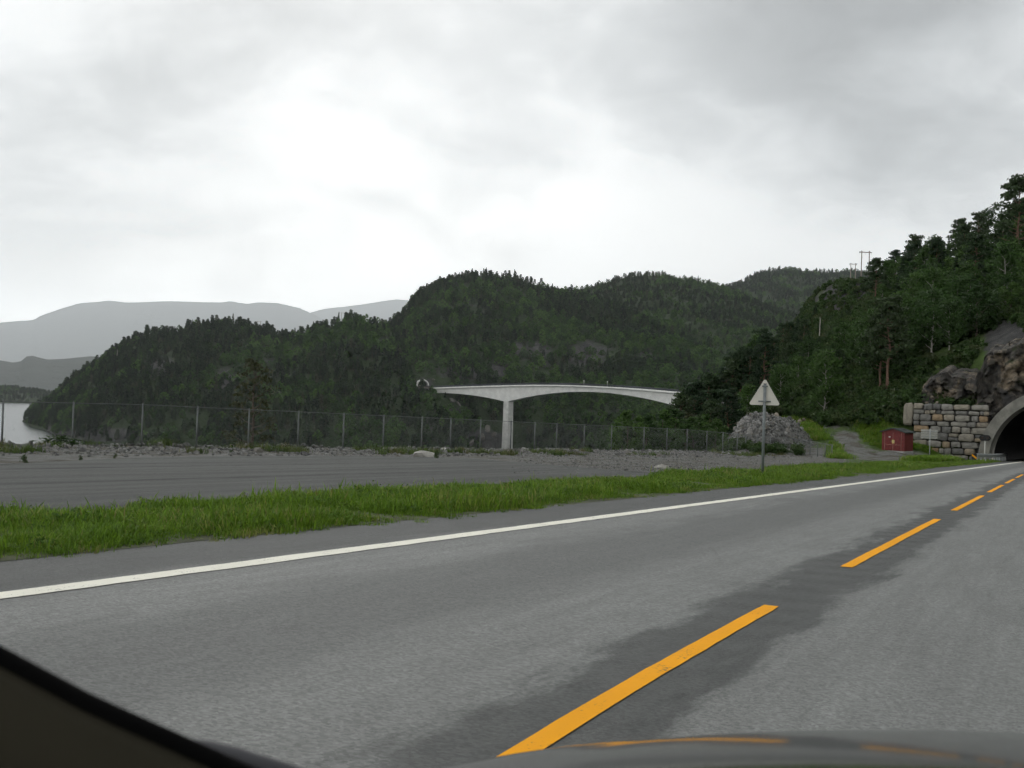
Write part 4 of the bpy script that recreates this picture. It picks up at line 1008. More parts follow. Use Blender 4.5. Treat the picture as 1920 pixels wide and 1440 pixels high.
M['signback'] = simple('sign_back_aluminium', (.62, .60, .54), .55, metal=.0, var=.06, scale=3)
warning_sign()
M['dullpanel'] = simple('dull_sign_panel', (.34, .34, .31), .7, var=.15)
def panel_sign():
    p = on_ground(1743, 99); q = P(1743, 863, 99); root = empty('direction_sign', (p[0], p[1], min(p[2], q[2])), math.radians(-25)); tag(root, 'pale slatted sign panel on thin grey pole before the stone wall', 'road sign')
    t0 = P(1743, 823, 99)[2] - root.location.z; t1 = P(1743, 805, 99)[2] - root.location.z
    MB().tube([(0, 0, -.5), (0, 0, t1 + .05)], .045, 8).build('pole', M['steel'], root, True)
    n = 4
    for k in range(n): MB().box((-.08, .09, t0 + (t1 - t0) * (k + .5) / n), (1.5, .03, (t1 - t0) / n - .035), bev=.008).build('panel', M['dullpanel'], root)
    for zz in (t0 + .2, t1 - .2): MB().box((-.05, .045, zz), (1.3, .04, .05)).build('bracket', M['steel'], root)
panel_sign()
def tunnel_signal():
    px = 1846; Y = 101.5; b = P(px, 858, Y); root = empty('tunnel_signal', (b[0], b[1], b[2]), math.radians(-27)); tag(root, 'black oval tunnel signal lamp box on white post by the arch', 'signal')
    t0 = P(px, 826, Y)[2] - b[2]; t1 = P(px, 816, Y)[2] - b[2]; zc = (t0 + t1) / 2; r_ = (t1 - t0) / 2
    MB().tube([(0, 0, -.4), (0, 0, t0)], .05, 8).build('post', M['white_metal'], root, True)
    poly = [(-.24 - r_ * 1.1 * math.sin(math.pi * k / 8), zc + r_ * 1.1 * math.cos(math.pi * k / 8)) for k in range(9)] + [(.24 + r_ * 1.1 * math.sin(math.pi * k / 8), zc - r_ * 1.1 * math.cos(math.pi * k / 8)) for k in range(9)]
    MB().prism(poly, (1, 0, 0), (0, 0, 1), (0, -.08, 0), (0, .16, 0)).build('backplate', M['black'], root)
    for sx in (-.24, .24):
        ln = MB().tube([(sx, -.085, zc), (sx, -.11, zc)], .13, 16).build('lens', M['lens'], root); v = MB()
        v.tube([(sx, -.1, zc + .0), (sx, -.22, zc + .0)], .15, 16, False); v.build('visor', M['black'], ln)
M['lens'] = simple('unlit_signal_lens', (.06, .045, .04), .2, var=.1)
tunnel_signal()
def marker_sign():
    Y = 90.; b = P(1826.5, 869, Y); root = empty('hazard_marker', (b[0], b[1], plane(Y) + .12), math.radians(-27)); tag(root, 'black and yellow striped hazard marker at guardrail end', 'marker sign')
    w = .42; z0 = P(1826, 868, Y)[2] - plane(Y); z1 = P(1826, 853, Y)[2] - plane(Y); z0 = max(z0, .05)
    MB().box((0, 0, (z0 + z1) / 2), (w, .03, z1 - z0), bev=.01).build('plate', M['black'], root)
    MB().tube([(0, .05, -.3), (0, .05, z1 - .1)], .03, 6).build('post', M['steel'], root)
    h = z1 - z0; s = MB(); s.prism([(-w / 2 + .02, z1 - .03), (-w / 2 + .02, z1 - .03 - h * .30), (w / 2 - .02, z0 + .08), (w / 2 - .02, z0 + .08 + h * .30)], (1, 0, 0), (0, 0, 1), (0, -.019, 0), (0, .003, 0)); s.build('stripe', M['yellow_line'], root)
marker_sign()
def guardrail():
    lo = (P(1832, 857, 90.5)); c0 = np.array([lo[0], lo[1]])
    root = empty('guardrail', (c0[0], c0[1], plane(c0[1])), math.atan2(U2[1], U2[0])); tag(root, 'grey steel guardrail leading into the tunnel mouth', 'guardrail')
    prof = [(0, .43), (-.03, .46), (-.07, .50), (-.07, .54), (-.02, .58), (-.02, .60), (-.07, .64), (-.07, .68), (-.03, .72), (0, .75)]
    Lg = 22.; mb = MB(); V = []; n = len(prof); st = 12; dz = -SLP * U2[1]
    tl = float(road_ls(*c0)[1])                          # distance left of the tunnel axis at its start
    def off(x): return -(tl - 5.3) * min(1, x / 8) ** 1.2   # swings in to clear the tunnel wall
    for i in range(st + 1):
        x = Lg * i / st
        for o, h in prof: V.append((x, off(x) + o, h + dz * x))
    mb.add(V, [(i * n + k, i * n + k + 1, i * n + n + k + 1, i * n + n + k) for i in range(st) for k in range(n - 1)])
    rail = mb.build('rail', M['steel'], root); md = rail.modifiers.new('thickness', 'SOLIDIFY'); md.thickness = .004
    for i in range(12): x = .4 + i * 1.9; MB().box((x, off(x) + .07, .28 + dz * x), (.06, .1, 1.0)).build('post', M['steel'], root)
guardrail()
M['fence_steel'] = simple('weathered_fence_steel', (.125, .135, .132), .6, metal=.3, var=.15)
def fence():
    root = empty('chain_link_fence', tuple(FA)); tag(root, 'chain link fence on steel posts along the drop to the fjord', 'fence')
    pix = [-300, -170, -110, 3, 135, 265, 368, 465, 558, 643, 718, 790, 844, 900, 957, 1002, 1043, 1095, 1146, 1207, 1250, 1288, 1325, 1355, 1382]
    posts = []
    for px in pix:
        t = tcol(px, 840); y = FA[1] + (t * FA[1] - FA[0]) / (FD[0] / FD[1] - t); x = t * y
        posts.append((x, y))
    for px, Y in ((1398, 97.5), (1420, 99), (1444, 100), (1470, 100.5), (1491, 99.5), (1505, 96.5), (1519, 94), (1533, 92), (1547, 90.2), (1560, 88.5)): p = P(px, 845, Y); posts.append((p[0], p[1]))
    hs = []
    for k, (x, y) in enumerate(posts):
        px, _ = proj((x, y, -4.)); by = np.interp(px, [-300, 265, 700, 1000, 1290, 1400, 1491, 1560], [842, 838, 838, 841, 848, 850, 848, 856]); ty_ = np.interp(px, [-300, 0, 265, 1290, 1382, 1491, 1560], [740, 751, 757.5, 805, 813, 822, 834])
        d = ray(px, by); zb = d[2] / d[1] * y; d = ray(px, ty_); zt = d[2] / d[1] * y
        zb = min(zb, ground_z(x, y) + .05) ; hs.append((zb, zt))
        pm = MB(); pm.tube([(x - FA[0], y - FA[1], zb - .3 - FA[2]), (x - FA[0], y - FA[1], zt - FA[2])], .042, 8)
        po = pm.build('post', M['fence_steel'], root, True)
        MB().tube([(x - FA[0], y - FA[1], zt - FA[2]), (x - FA[0], y - FA[1], zt + .04 - FA[2])], [.05, .016], 8).build('cap', M['fence_steel'], po)
    for k in range(len(posts) - 1):
        a = np.array([*posts[k], hs[k][0]]) - FA; b = np.array([*posts[k + 1], hs[k + 1][0]]) - FA; za, zb_ = hs[k][1] - FA[2], hs[k + 1][1] - FA[2]
        ta = np.array([a[0], a[1], za - .03]); tb = np.array([b[0], b[1], zb_ - .03])
        MB().tube([tuple(ta), tuple(tb)], .021, 6).build('top_rail', M['fence_steel'], root, True)
        Lk = np.linalg.norm((b - a)[:2]); hh = ((za - a[2]) + (zb_ - b[2])) / 2; n = max(2, int(Lk / .09)); V = []; Fs = []; r_ = .0016
        def pt(u_, w_): u_ = min(1, max(0, u_)); lo = a + (b - a) * u_; hi = ta + (tb - ta) * u_; return lo + (hi - lo) * w_
        span = hh / Lk
        for sgn in (1, -1):
            for i in range(-int(n * span) - 1, n + 1) if sgn == 1 else range(0, n + int(n * span) + 2):
                u0 = i / n; u1 = u0 + sgn * span; w0, w1 = 0., 1.
                if sgn == 1:
                    if u0 < 0: w0 = -u0 / span; u0 = 0.
                    if u1 > 1: w1 = (1 - i / n) / span; u1 = 1.
                else:
                    if u0 > 1: w0 = (u0 - 1) / span; u0 = 1.
                    if u1 < 0: w1 = (i / n) / span; u1 = 0.
                if w1 - w0 < .02: continue
                p, q = pt(u0, w0), pt(u1, w1); bb = len(V)
                dd = np.array([0, 0, 1.]) * r_; nn = np.array([FN[0], FN[1], 0]) * r_; tt_ = np.array([FD[0], FD[1], 0]) * r_
                V += [p - tt_, p + tt_, p + nn * 1.7, q - tt_, q + tt_, q + nn * 1.7]; Fs += [(bb, bb + 1, bb + 4, bb + 3), (bb + 1, bb + 2, bb + 5, bb + 4), (bb + 2, bb, bb + 3, bb + 5)]
        mesh_obj('netting', V, Fs, M['wire'], root)
M['wire'] = simple('dull_fence_wire', (.16, .17, .17), .6, metal=.3)
fence()
def power_poles():
    for (px, yt, yb, Y, half, lab) in [(1621.5, 470, 530, 232, .9, 'nearer H shaped wooden power pole standing on the rock knoll'), (1599, 493, 528, 330, .8, 'farther small H shaped power pole behind the knoll'),
                                       (485, 602, 622, 1005, 1.6, 'thin H shaped power pole on the headland crest'), (643, 586, 606, 985, 1.6, 'thin power pole rising left of the wooded knob')]:
        t = P(px, yt, Y); b = P(px, yb, Y); root = empty('power_pole', b); tag(root, lab, 'power pole'); h = t[2] - b[2]; r_ = .12 if Y < 400 else .2
        if Y < 400:
            for sx in (-half, half): MB().tube([(sx, 0, -3 if Y < 300 else -8), (sx * .97, 0, h)], [r_ * 1.2, r_], 8).build('pole', M['wood'], root, True)
        else:
            for sx in (-half, half): MB().tube([(sx, 0, -6), (sx, 0, h)], r_, 6).build('pole', M['wood'], root, True)
        MB().box((0, .12, h - .35), (half * 3.3, .14, .2)).build('crossarm', M['wood'], root)
        for sx in (-half * 1.5, 0, half * 1.5): MB().tube([(sx, .12, h - .45), (sx, .12, h - .85)], .06, 6).build('insulator', M['white_metal'], root)
    for i, (px, yt, yb, Y) in enumerate([(456, 638, 651, 930), (481, 637, 651, 930), (505, 640, 654, 930), (219, 655, 668, 960), (1537, 595, 608, 175)]):
        t = P(px, yt, Y); b = P(px, yb, Y); root = empty('dead_tree', b); tag(root, ['leftmost of three bare pale trunks on the headland', 'middle of three bare pale trunks on the headland', 'rightmost of three bare pale trunks on the headland', 'lone bare pale trunk low on the headland slope', 'broken pale stump on the slope under the rock dome'][i], 'dead tree')
        h = t[2] - b[2]; r_ = .25 if Y > 500 else .07
        MB().tube([(0, 0, -2), (.05 * h, 0, h * .5), (.02 * h, .02 * h, h)], [r_ * 1.2, r_, r_ * .5], 6).build('trunk', M['birchbark'], root)
        MB().tube([(.04 * h, 0, h * .6), (.16 * h, 0, h * .8)], [r_ * .4, r_ * .15], 4).build('branch', M['birchbark'], root)
power_poles()

# ------------------------------------------------------------------ gravel heap and loose stones
STONES = [stone_mesh(i, M['stone'], 1) for i in range(8)]
def gravel_heap():
    Y0 = 106.; c = P(1455, 838, Y0); cx_, cy_ = c[0], c[1]; gz = plane(Y0)
    outline = [(1365, 845), (1385, 800), (1398, 784), (1420, 780), (1450, 783), (1485, 790), (1505, 806), (1520, 828), (1545, 850)]
    n = 64; m_ = 40; hw = .5 * (1545 - 1365) / FPX * Y0; Pg = np.zeros((n, m_, 3))
    xs = np.linspace(1362, 1548, n)
    for i, px in enumerate(xs):
        tp = P(px, np.interp(px, *np.array(outline, float).T), Y0)
        for j in range(m_):
            a = math.pi * j / (m_ - 1); dy = -math.cos(a); prof = math.sin(a) ** .85
            r_ = max(.3, 5.2 * math.sqrt(max(0, 1 - ((px - 1455) / 94) ** 2)))
            h = max(0, tp[2] - (gz - .6)); z = gz - .9 + (h + .3) * prof
            x = tp[0] / Y0 * (Y0 + dy * r_); y = Y0 + dy * r_
            z = z + (vn(x * 1.3, y * 1.3) - .5) * .45 * prof
            Pg[i, j] = (x, y, z)
    root = empty('gravel_heap', (cx_, cy_, gz)); tag(root, 'large heap of grey broken stone behind the triangular sign', 'gravel heap')
    Pl = Pg - np.array([cx_, cy_, gz]); o = grid_mesh('mound', Pl, M['heap'], smooth=True); o.parent = root
    rng = np.random.default_rng(9); k = 2600; i = rng.integers(0, n, k); j = rng.integers(0, int(m_ * .62), k)
    p = Pl[i, j] + rng.normal(size=(k, 3)) * .12; s = rng.gamma(2.2, .085, k) + .08
    left = sstep(1545, 1400, xs[i]); s *= .55 + .75 * left
    so = stuff('stones', p, s, rng.integers(0, 8, k), STONES, None, None, 1.5, 5); so.parent = root
    for q in range(34):
        ii = int(rng.integers(4, 40)); jj = int(rng.integers(4, 18)); ob = bpy.data.objects.new('stone', STONES[q % 8]); COL.objects.link(ob); ob.parent = root
        ob.location = Pl[ii, jj]; sz = rng.uniform(.5, .85); ob.scale = (sz * 1.3, sz, sz * .8); ob.rotation_euler = tuple(rng.uniform(0, 6, 3))
M['heap'] = simple('heap_gravel', (.12, .12, .113), .95, var=.4, scale=5, bump=.8, bscale=9)
gravel_heap()
def loose_stones():
    rng = np.random.default_rng(12); pts = []; sc_ = []
    # the low bank under the fence
    n = 15000; u = rng.uniform(-45, 62, n); off = -rng.gamma(2., 1.5, n) + .9 + rng.normal(size=n) * .3
    x = FA[0] + FD[0] * u + FN[0] * off; y = FA[1] + FD[1] * u + FN[1] * off; ok = (y > 18) & (off > -9)
    x, y = x[ok], y[ok]; z = terrain(x, y); s = rng.gamma(2.0, .05, len(x)) + .05
    stuff('loose_stones', np.stack([x, y, z], 1), s, rng.integers(0, 8, len(x)), STONES, 'loose grey stones strewn along the low bank under the fence', 'gravel', 1.5, 6)
    n = 5000; px = rng.uniform(960, 1660, n); py = rng.uniform(850, 888, n); P3 = np.array([G(a, b) for a, b in zip(px, py)]); ok = (P3[:, 1] > 20) & (P3[:, 1] < 100)
    l = (P3[:, 0] - white_x(P3[:, 1])) * -U2[1]; ok &= l > 5
    P3 = P3[ok]; P3[:, 2] = terrain(P3[:, 0], P3[:, 1])
    stuff('loose_stones', P3, rng.gamma(2, .022, len(P3)) + .025, rng.integers(0, 8, len(P3)), STONES, 'fine pale gravel scattered over the lot beyond the asphalt', 'gravel', 1.5, 7)
    for i, (px, py, sz, lab) in enumerate([(800, 857, .95, 'flat pale boulder lying at the asphalt edge below the fence'), (925, 845, .7, 'rounded pale boulder on the bank beside the tall bridge pier'), (1240, 877, .5, 'small pale rock on the gravel left of the sign'),
                                           (835, 848, .45, 'small light rock on the bank left of the pale boulder pair'), (960, 848, .35, 'small round stone on the bank under the bridge pier')]):
        p = G(px, py); o = bpy.data.objects.new('boulder', stone_mesh(60 + i, M['paleStone'], 2, 'boulder')); COL.objects.link(o); o.location = (p[0], p[1], ground_z(p[0], p[1]) + sz * .12); o.scale = (sz * 1.5, sz, sz * .55); o.rotation_euler = (0, 0, i * 1.3); tag(o, lab, 'boulder')
    # tan blocks tumbled above the wall
    for i, (px, py, Y, sz) in enumerate([(1738, 745, 108, .8), (1748, 735, 109, .9), (1757, 745, 108, .7), (1765, 722, 110, 1.1), (1735, 752, 107.5, .6), (1610, 770, 116, 1.0), (1618, 765, 117, .8), (1604, 778, 115, .9), (1596, 790, 113, .7), (1630, 758, 118, .8), (1500, 782, 122, .9), (1508, 779, 123, .7), (1455, 772, 124, 1.2), (1437, 770, 124, .8)]):
        p = P(px, py, Y); o = bpy.data.objects.new('boulder', stone_mesh(90 + i, M['tanStone'], 2, 'boulder')); COL.objects.link(o); o.location = (p[0], p[1], max(p[2] - .4, ground_z(p[0], p[1]) + .1)); sz *= .7 if i > 4 else .45; o.location.z -= .15; o.scale = (sz * 1.3, sz, sz * .8); o.rotation_euler = (i, i * .4, i * 1.7)
        g = 0 if i < 5 else 1 if i < 10 else 2
        tag(o, ['tan rubble block lying just above the stone wall', 'tan rubble block on the green bank left of the stone wall', 'pale rock at the wood edge behind the gravel heap'][g], 'boulder', ['rubble above the wall', 'rubble on the green bank', 'rocks behind the heap'][g])
M['paleStone'] = mat_stone('pale_stone', [(0, (.34, .33, .30)), (1, (.42, .41, .38))])
M['tanStone'] = mat_stone('tan_stone', [(0, (.17, .145, .11)), (1, (.26, .225, .18))])
loose_stones()

# ------------------------------------------------------------------ near trees
KINDS = {
    'pine_tree': [pine(31, 9, 3000, .20, M['conifer'], M['pinebark'], .3), pine(32, 10, 3000, .20, M['conifer'], M['pinebark'], .38), pine(33, 8, 2800, .20, M['conifer'], M['pinebark'], .22)],
    'spruce_tree': [spruce(34, 9, 3200, .22, M['conifer'], M['bark'], .2), spruce(35, 10, 3200, .22, M['conifer'], M['bark'], .17)],
    'birch_tree': [broadleaf(36, 8, 3200, .19, M['broadleaf'], M['birchbark'], .30, .22), broadleaf(37, 9, 3200, .19, M['broadleaf'], M['birchbark'], .27, .3), broadleaf(38, 7, 3000, .19, M['broadleaf'], M['bark'], .36, .15)],
}
def plant_tree(kind, var, loc, scl, rz, label, group=None):
    cr, tr = KINDS[kind][var % len(KINDS[kind])]
    root = empty(kind, loc, rz); root.scale = (scl,) * 3
    for nm, me in (('trunk', tr), ('crown', cr)):
        o = bpy.data.objects.new(nm, me); COL.objects.link(o); o.parent = root
    tag(root, label, 'tree', group); return root
def near_wood():
    rng = np.random.default_rng(40); taken = []
    def pix_ok(px, py, x, y):
        for cx_, cy_, rx, ry in [(1590, 555, 66, 38), (1475, 608, 34, 15), (1785, 720, 62, 42), (1880, 690, 60, 90), (1560, 825, 110, 52), (1700, 800, 70, 60)]:
            if ((px - cx_) / rx) ** 2 + ((py - cy_) / ry) ** 2 < 1: return False
        return True
    cand = []
    for gx in np.arange(18, 165, 5.4):
        for gy in np.arange(104, 262, 5.4):
            x, y = gx + rng.uniform(-2.2, 2.2), gy + rng.uniform(-2.2, 2.2); cand.append((x, y))
    cand = np.array(cand); z = terrain(cand[:, 0], cand[:, 1]); px, py = proj(np.column_stack([cand, z])); cnt = {}
    s, l = road_ls(cand[:, 0], cand[:, 1])
    edge = np.interp(px, [1275, 1340, 1400, 1500, 1640, 1720, 1800, 1860, 2100], [150, 138, 126, 127, 119, 116, 121, 119, 116])
    crest = np.interp(px, [1290, 1420, 1480, 1540, 1620, 1700, 1800, 1920, 2150], [225, 232, 238, 243, 234, 216, 202, 190, 184])
    vis = (px > 1278) & (px < 1985) & (cand[:, 1] > edge) & (cand[:, 1] < crest + 6)
    order = np.where(vis)[0]; n = 0
    for i in order:
        if not pix_ok(px[i], py[i], *cand[i]): continue
        y = cand[i, 1]; top = y > crest[i] - 14
        nzv = float(fbm(cand[i, 0] / 22, cand[i, 1] / 22 + 5, 3)) + rng.normal() * .3 + (.25 if px[i] > 1600 and not top else -.05)
        r_ = rng.random()
        if nzv > .12: kind = 'birch_tree'
        elif r_ < .68: kind = 'pine_tree'
        else: kind = 'spruce_tree'
        if px[i] < 1540 and rng.random() < .22: continue
        dome = 1515 < px[i] < 1660 and 585 < py[i] < 690
        if dome and rng.random() < .5: continue
        sc_ = rng.uniform(.62, 1.05) * (.5 if dome else 1.) * (.72 if px[i] < 1600 else 1.)
        if top and px[i] < 1640: sc_ *= .62
        zone = 'skyline' if top else ('left' if px[i] < 1480 else ('edge' if y < edge[i] + 12 else 'slope'))
        nm = {'pine_tree': 'dark pine', 'spruce_tree': 'pointed dark spruce', 'birch_tree': 'light green leafy tree'}[kind]
        lab = {'skyline': '%s standing against the sky along the right hillside crest', 'left': '%s on the lower left end of the near wooded slope', 'edge': '%s at the foot of the wood above the grassy bank', 'slope': '%s in the right hillside wood ' + ('below the bare rock dome' if px[i] < 1560 else 'straight above the red shed' if px[i] < 1720 else 'above the stone wall' if px[i] < 1850 else 'high over the tunnel mouth')}[zone] % nm
        size = 'small ' if sc_ < .68 else 'tall ' if sc_ > .9 else ''
        lab = size + lab
        plant_tree(kind, int(rng.integers(0, 9)), (cand[i, 0], cand[i, 1], z[i] - .15), sc_, rng.uniform(0, 6.28), lab, '%ss of the near wood, %s' % (size + kind.replace('_', ' '), {'skyline': 'crest', 'left': 'left end', 'edge': 'foot', 'slope': 'middle'}[zone])); n += 1
    print('near trees', n)
near_wood()
def special_trees():
    def put(kind, var, px, Y, pyb, sc_, lab, rz=0., grp=None):
        p = P(px, pyb, Y); plant_tree(kind, var, (p[0], p[1], p[2]), sc_, rz, lab, grp)
    KINDS['pine_tree'].append(pine(39, 8, 1000, .15, M['sparse'], M['bark'], .15))
    put('pine_tree', 3, 470, 66, 900, .95, 'lone near pine with reddish branches just behind the fence', 1.)
    put('pine_tree', 1, 1908, 150, 520, 1.45, 'tallest pine cut by the right edge of the picture', .5)
    put('birch_tree', 1, 1545, 121, 796, .95, 'pale slim birch pair at the wood edge above the track', .8)
    put('pine_tree', 1, 1664, 119, 745, 1.15, 'straight bare stemmed pine at the wood edge above the shed', 2.)
    put('pine_tree', 1, 1648, 121, 748, 1.0, 'thinner bare stemmed pine left of the straight one', 3.)
    for i, (px, Y, py, s_) in enumerate([(1175, 112, 850, .85), (1210, 114, 850, .8), (1240, 118, 850, .9), (1265, 122, 850, .95), (1150, 116, 855, .7), (1298, 112, 850, .75), (1318, 114, 850, .8), (1340, 110, 850, .7), (1285, 110, 850, .7)]): put('birch_tree', 2, px, Y, py + 22, s_, 'light green leafy tree rising behind the fence below the bridge end', i * 1.3, 'leafy trees behind the fence')
    for i, (px, Y, py, s_) in enumerate([(1275, 132, 850, .95), (1300, 135, 846, 1.0), (1330, 138, 842, .95), (1290, 118, 858, .75), (1330, 120, 855, .8), (1362, 122, 850, .85), (1385, 125, 842, .7)]): put('pine_tree', i, px, Y, py + 15, s_, 'dark pine crowding behind the right end of the fence', i * 1.7, 'dark pines behind the fence end')
    rng = np.random.default_rng(44)
    for i, px in enumerate(np.arange(1286, 1440, 7.5)):
        topy = np.interp(px, [1280, 1300, 1340, 1400, 1440], [738, 722, 698, 645, 615]) + rng.uniform(-4, 16); Y = rng.uniform(150, 172); h = rng.uniform(7.0, 9.5); kind = 'birch_tree' if rng.random() < .25 else 'pine_tree'
        nat = {'pine_tree': [9, 10, 8], 'birch_tree': [8, 9, 7]}[kind][i % 3]
        t_ = P(px, topy, Y); plant_tree(kind, i % 3, (t_[0], t_[1], t_[2] - h), h / nat, i * 1.1, ('dark pine' if kind == 'pine_tree' else 'light green leafy tree') + ' in the thick wood edge hiding the right end of the bridge', 'trees hiding the bridge end, ' + kind.replace('_', ' '))
special_trees()
BUSH = [bush_mesh(50 + i, 700, .055, M['shrub'], .8) for i in range(3)]
WEED = [bush_mesh(60 + i, 420, .045, M['shrub'], .7, 7) for i in range(2)]
def bushes():
    lst = [(435, 838, 849, 0, 'dense round weed clump on the bank left of the pine', .75), (47, 848, 868, 0, 'dark tall weed at the far left of the bank', .7), (150, 848, 862, 0, 'faint weed tuft on the bank near the left edge', .5), (118, 806, 842, 44, 'green sapling at the fence with water behind it', 2.2), (818, 836, 859, 0, 'thin yellowish weed at the asphalt edge near the bridge pier', .7), (215, 850, 858, 0, 'flat green weed patch on the bank left', .6),
           (1218, 825, 846, 86, 'bright green bush against the fence netting', 1.3), (330, 820, 838, 49, 'low green bush behind the fence on the left', 1.6)]
    for i, (px, yt, yb, Y, lab, w) in enumerate(lst):
        p = G(px, yb) if not Y else P(px, yb, Y); h = (yb - yt) / FPX * p[1]
        root = empty('weed' if h < 1.1 else 'bush', (p[0], p[1], min(p[2], ground_z(p[0], p[1])) - .02)); tag(root, lab, 'plant')
        h = P(px, yt, p[1])[2] - root.location.z
        o = bpy.data.objects.new('foliage', (WEED if h < 1 else BUSH)[i % 2]); COL.objects.link(o); o.parent = root; o.scale = (max(h, .25) * w * (1.3 if h < 1 else .5), max(h, .25) * w * (1.3 if h < 1 else .5), max(h, .25) * 1.15); o.rotation_euler = (0, 0, i)
        MB().tube([(0, 0, -.1), (.02, 0, h * .6)], [.02, .008], 5).build('stem', M['bark'], root)
    rng = np.random.default_rng(71)
    for i in range(16):             # bushes along the heap's foot, in front of it
        px = rng.uniform(1395, 1500); Y = rng.uniform(93, 97); p = P(px, 860, Y); s_ = rng.uniform(1.0, 1.7)
        root = empty('bush', (p[0], p[1], ground_z(p[0], p[1]) - .05)); tag(root, 'low leafy bush at the foot of the gravel heap', 'plant', 'bushes along the heap foot')
        o = bpy.data.objects.new('foliage', BUSH[i % 3]); COL.objects.link(o); o.parent = root; o.scale = (s_ * 1.2, s_, s_ * rng.uniform(.7, 1.1)); o.rotation_euler = (0, 0, i * 1.1)
        MB().tube([(0, 0, -.1), (.02, 0, s_ * .5)], [.03, .01], 5).build('stem', M['bark'], root)
bushes()
def undergrowth():
    rng = np.random.default_rng(80); n = 26000
    px = rng.uniform(1270, 2000, n); Y = 100 + 150 * rng.random(n) ** 1.1; t = np.array([tcol(a) for a in px]); x = t * Y; z = terrain(x, Y); pp = np.column_stack([x, Y, z]); a, b = proj(pp)
    s, l = road_ls(x, Y)
    nz = fbm(x / 9, Y / 9, 4)
    ok = ((b < 800) | (a < 1420)) & (nz > -.35) & ~((np.abs(l) < 7.6) & (s < 6)) & ~((l > -20) & (l < 14.6) & (s < 3.0) & (s > -30))
    for cx_, cy_, rx, ry, pr in [(1590, 555, 66, 38, .38), (1475, 608, 34, 15, .3), (1785, 720, 58, 40, .1), (1885, 680, 60, 80, .05), (1455, 815, 95, 36, 0)]:
        ok &= ~(((((a - cx_) / rx) ** 2 + ((b - cy_) / ry) ** 2) < 1) & (rng.random(n) > pr))
    q = pp[ok]; k = len(q)
    stuff('undergrowth', q, rng.uniform(.7, 2.1, k), rng.integers(0, 3, k), [bush_mesh(55 + i, 240, .10, M['shrub'], .7) for i in range(3)], 'low shrubs and ferns covering the right hillside floor', 'undergrowth', .15, 81)
    # the bank by the shed, the wall and the heap: rough grass
    n = 30000; px = rng.uniform(1400, 1905, n); Y = rng.uniform(86, 128, n); t = np.array([tcol(a) for a in px]); x = t * Y; z = terrain(x, Y); pp = np.column_stack([x, Y, z]); a, b = proj(pp); s, l = road_ls(x, Y)
    lw = (white_x(Y) - x) * U2[1]
    gr = np.exp(-((a - (1545 + (b - 780) * 1.0)) / 40) ** 2) * (b > 782) + np.exp(-((a - 1680) / 75) ** 2 - ((b - 855) / 11) ** 2) * 1.2 + (a < 1560) * (b > 825) * (lw > 9)
    ok = (lw > 1.8) & (gr + rng.random(n) * .5 < .62) & ~((s > -13) & (l < TR + 1.2)) & ~((s > .1) & (l < 15.8)) & ~((a > 1785) & (lw < 5.5))
    q = pp[ok]; k = len(q)
    stuff('grass', q, rng.uniform(.5, 1.2, k) * np.where((l[ok] < 17) & (s[ok] > -9), .6, 1.), rng.integers(0, 3, k), [grass_mesh(85 + i, 40, .45, .28, .022, M['grass']) for i in range(3)], 'rough grass on the bank round the shed and stone wall', 'grass', .1, 82)
undergrowth()
def behind_fence():
    rng = np.random.default_rng(90); n = 2600; u = rng.uniform(-30, 62, n); off = rng.uniform(2.5, 40, n); x = FA[0] + FD[0] * u + FN[0] * off; y = FA[1] + FD[1] * u + FN[1] * off; z = terrain(x, y); q = np.column_stack([x, y, z])
    a, b = proj(q); ok = (b > 800) | (a > 1120)
    ok &= (z + 1.6 < (P(960, 835, 1)[2] * y) + .031 * 0) | (a > 1120); q = q[ok]; k = len(q)
    stuff('undergrowth', q, rng.uniform(.8, 2.0, k), rng.integers(0, 3, k), [bush_mesh(95 + i, 240, .10, M['shrub'], .7) for i in range(3)], 'scrub growing down the slope behind the fence', 'undergrowth', .15, 91)
behind_fence()
def verge_grass():
    rng = np.random.default_rng(100); out = []; n = 26000
    y = -6 + 104 * rng.random(n) ** 1.6; wdt = 3.2 + 1.0 * fbm(y / 4 + 3, y * 0, 3) + 1.2 * sstep(25, 50, y); wdt = wdt * (1 - .68 * sstep(66, 78, y)); l = 1.75 + rng.random(n) ** .9 * wdt
    l = l - .45 * rng.random(n) ** 6 + .12 * fbm(y * 1.5, y * 0 + 9, 3)
    x = white_x(y) + L2[0] * l; yy = y + L2[1] * l; z = plane(yy) - .01
    bare = fbm(x / 2.2, yy / 2.2, 3); ok = (bare > -.55) | (l < wdt); x, yy, z, l, wdt, bare = (q[ok] for q in (x, yy, z, l, wdt, bare)); n = len(x)
    edge = sstep(1.7, 2.3, l) * (1 - .5 * sstep(64, 76, yy)); s = (.55 + .55 * edge) * rng.uniform(.7, 1.2, n) * (1 + .95 * np.clip(fbm(x / 1.3, yy / 1.3, 3), -.6, 1))
    idx = np.where(rng.random(n) < .09, 3 + rng.integers(0, 2, n), rng.integers(0, 3, n)); s = np.where(idx > 2, s * .40, s)
    stuff('grass', np.column_stack([x, yy, z]), s, idx, [grass_mesh(110 + i, 60, .148, .12, .007, M['grass']) for i in range(3)] + [bush_mesh(115 + i, 170, .045, M['cloverleaf'], .34) for i in range(2)], 'bright green verge grass between the road and the parking area', 'grass', .12, 101)
M['cloverleaf'] = leafy('verge_weed_leaves', [(0, (.06, .125, .018)), (.5, (.09, .17, .022)), (1, (.13, .19, .03))], transl=.35)
verge_grass()
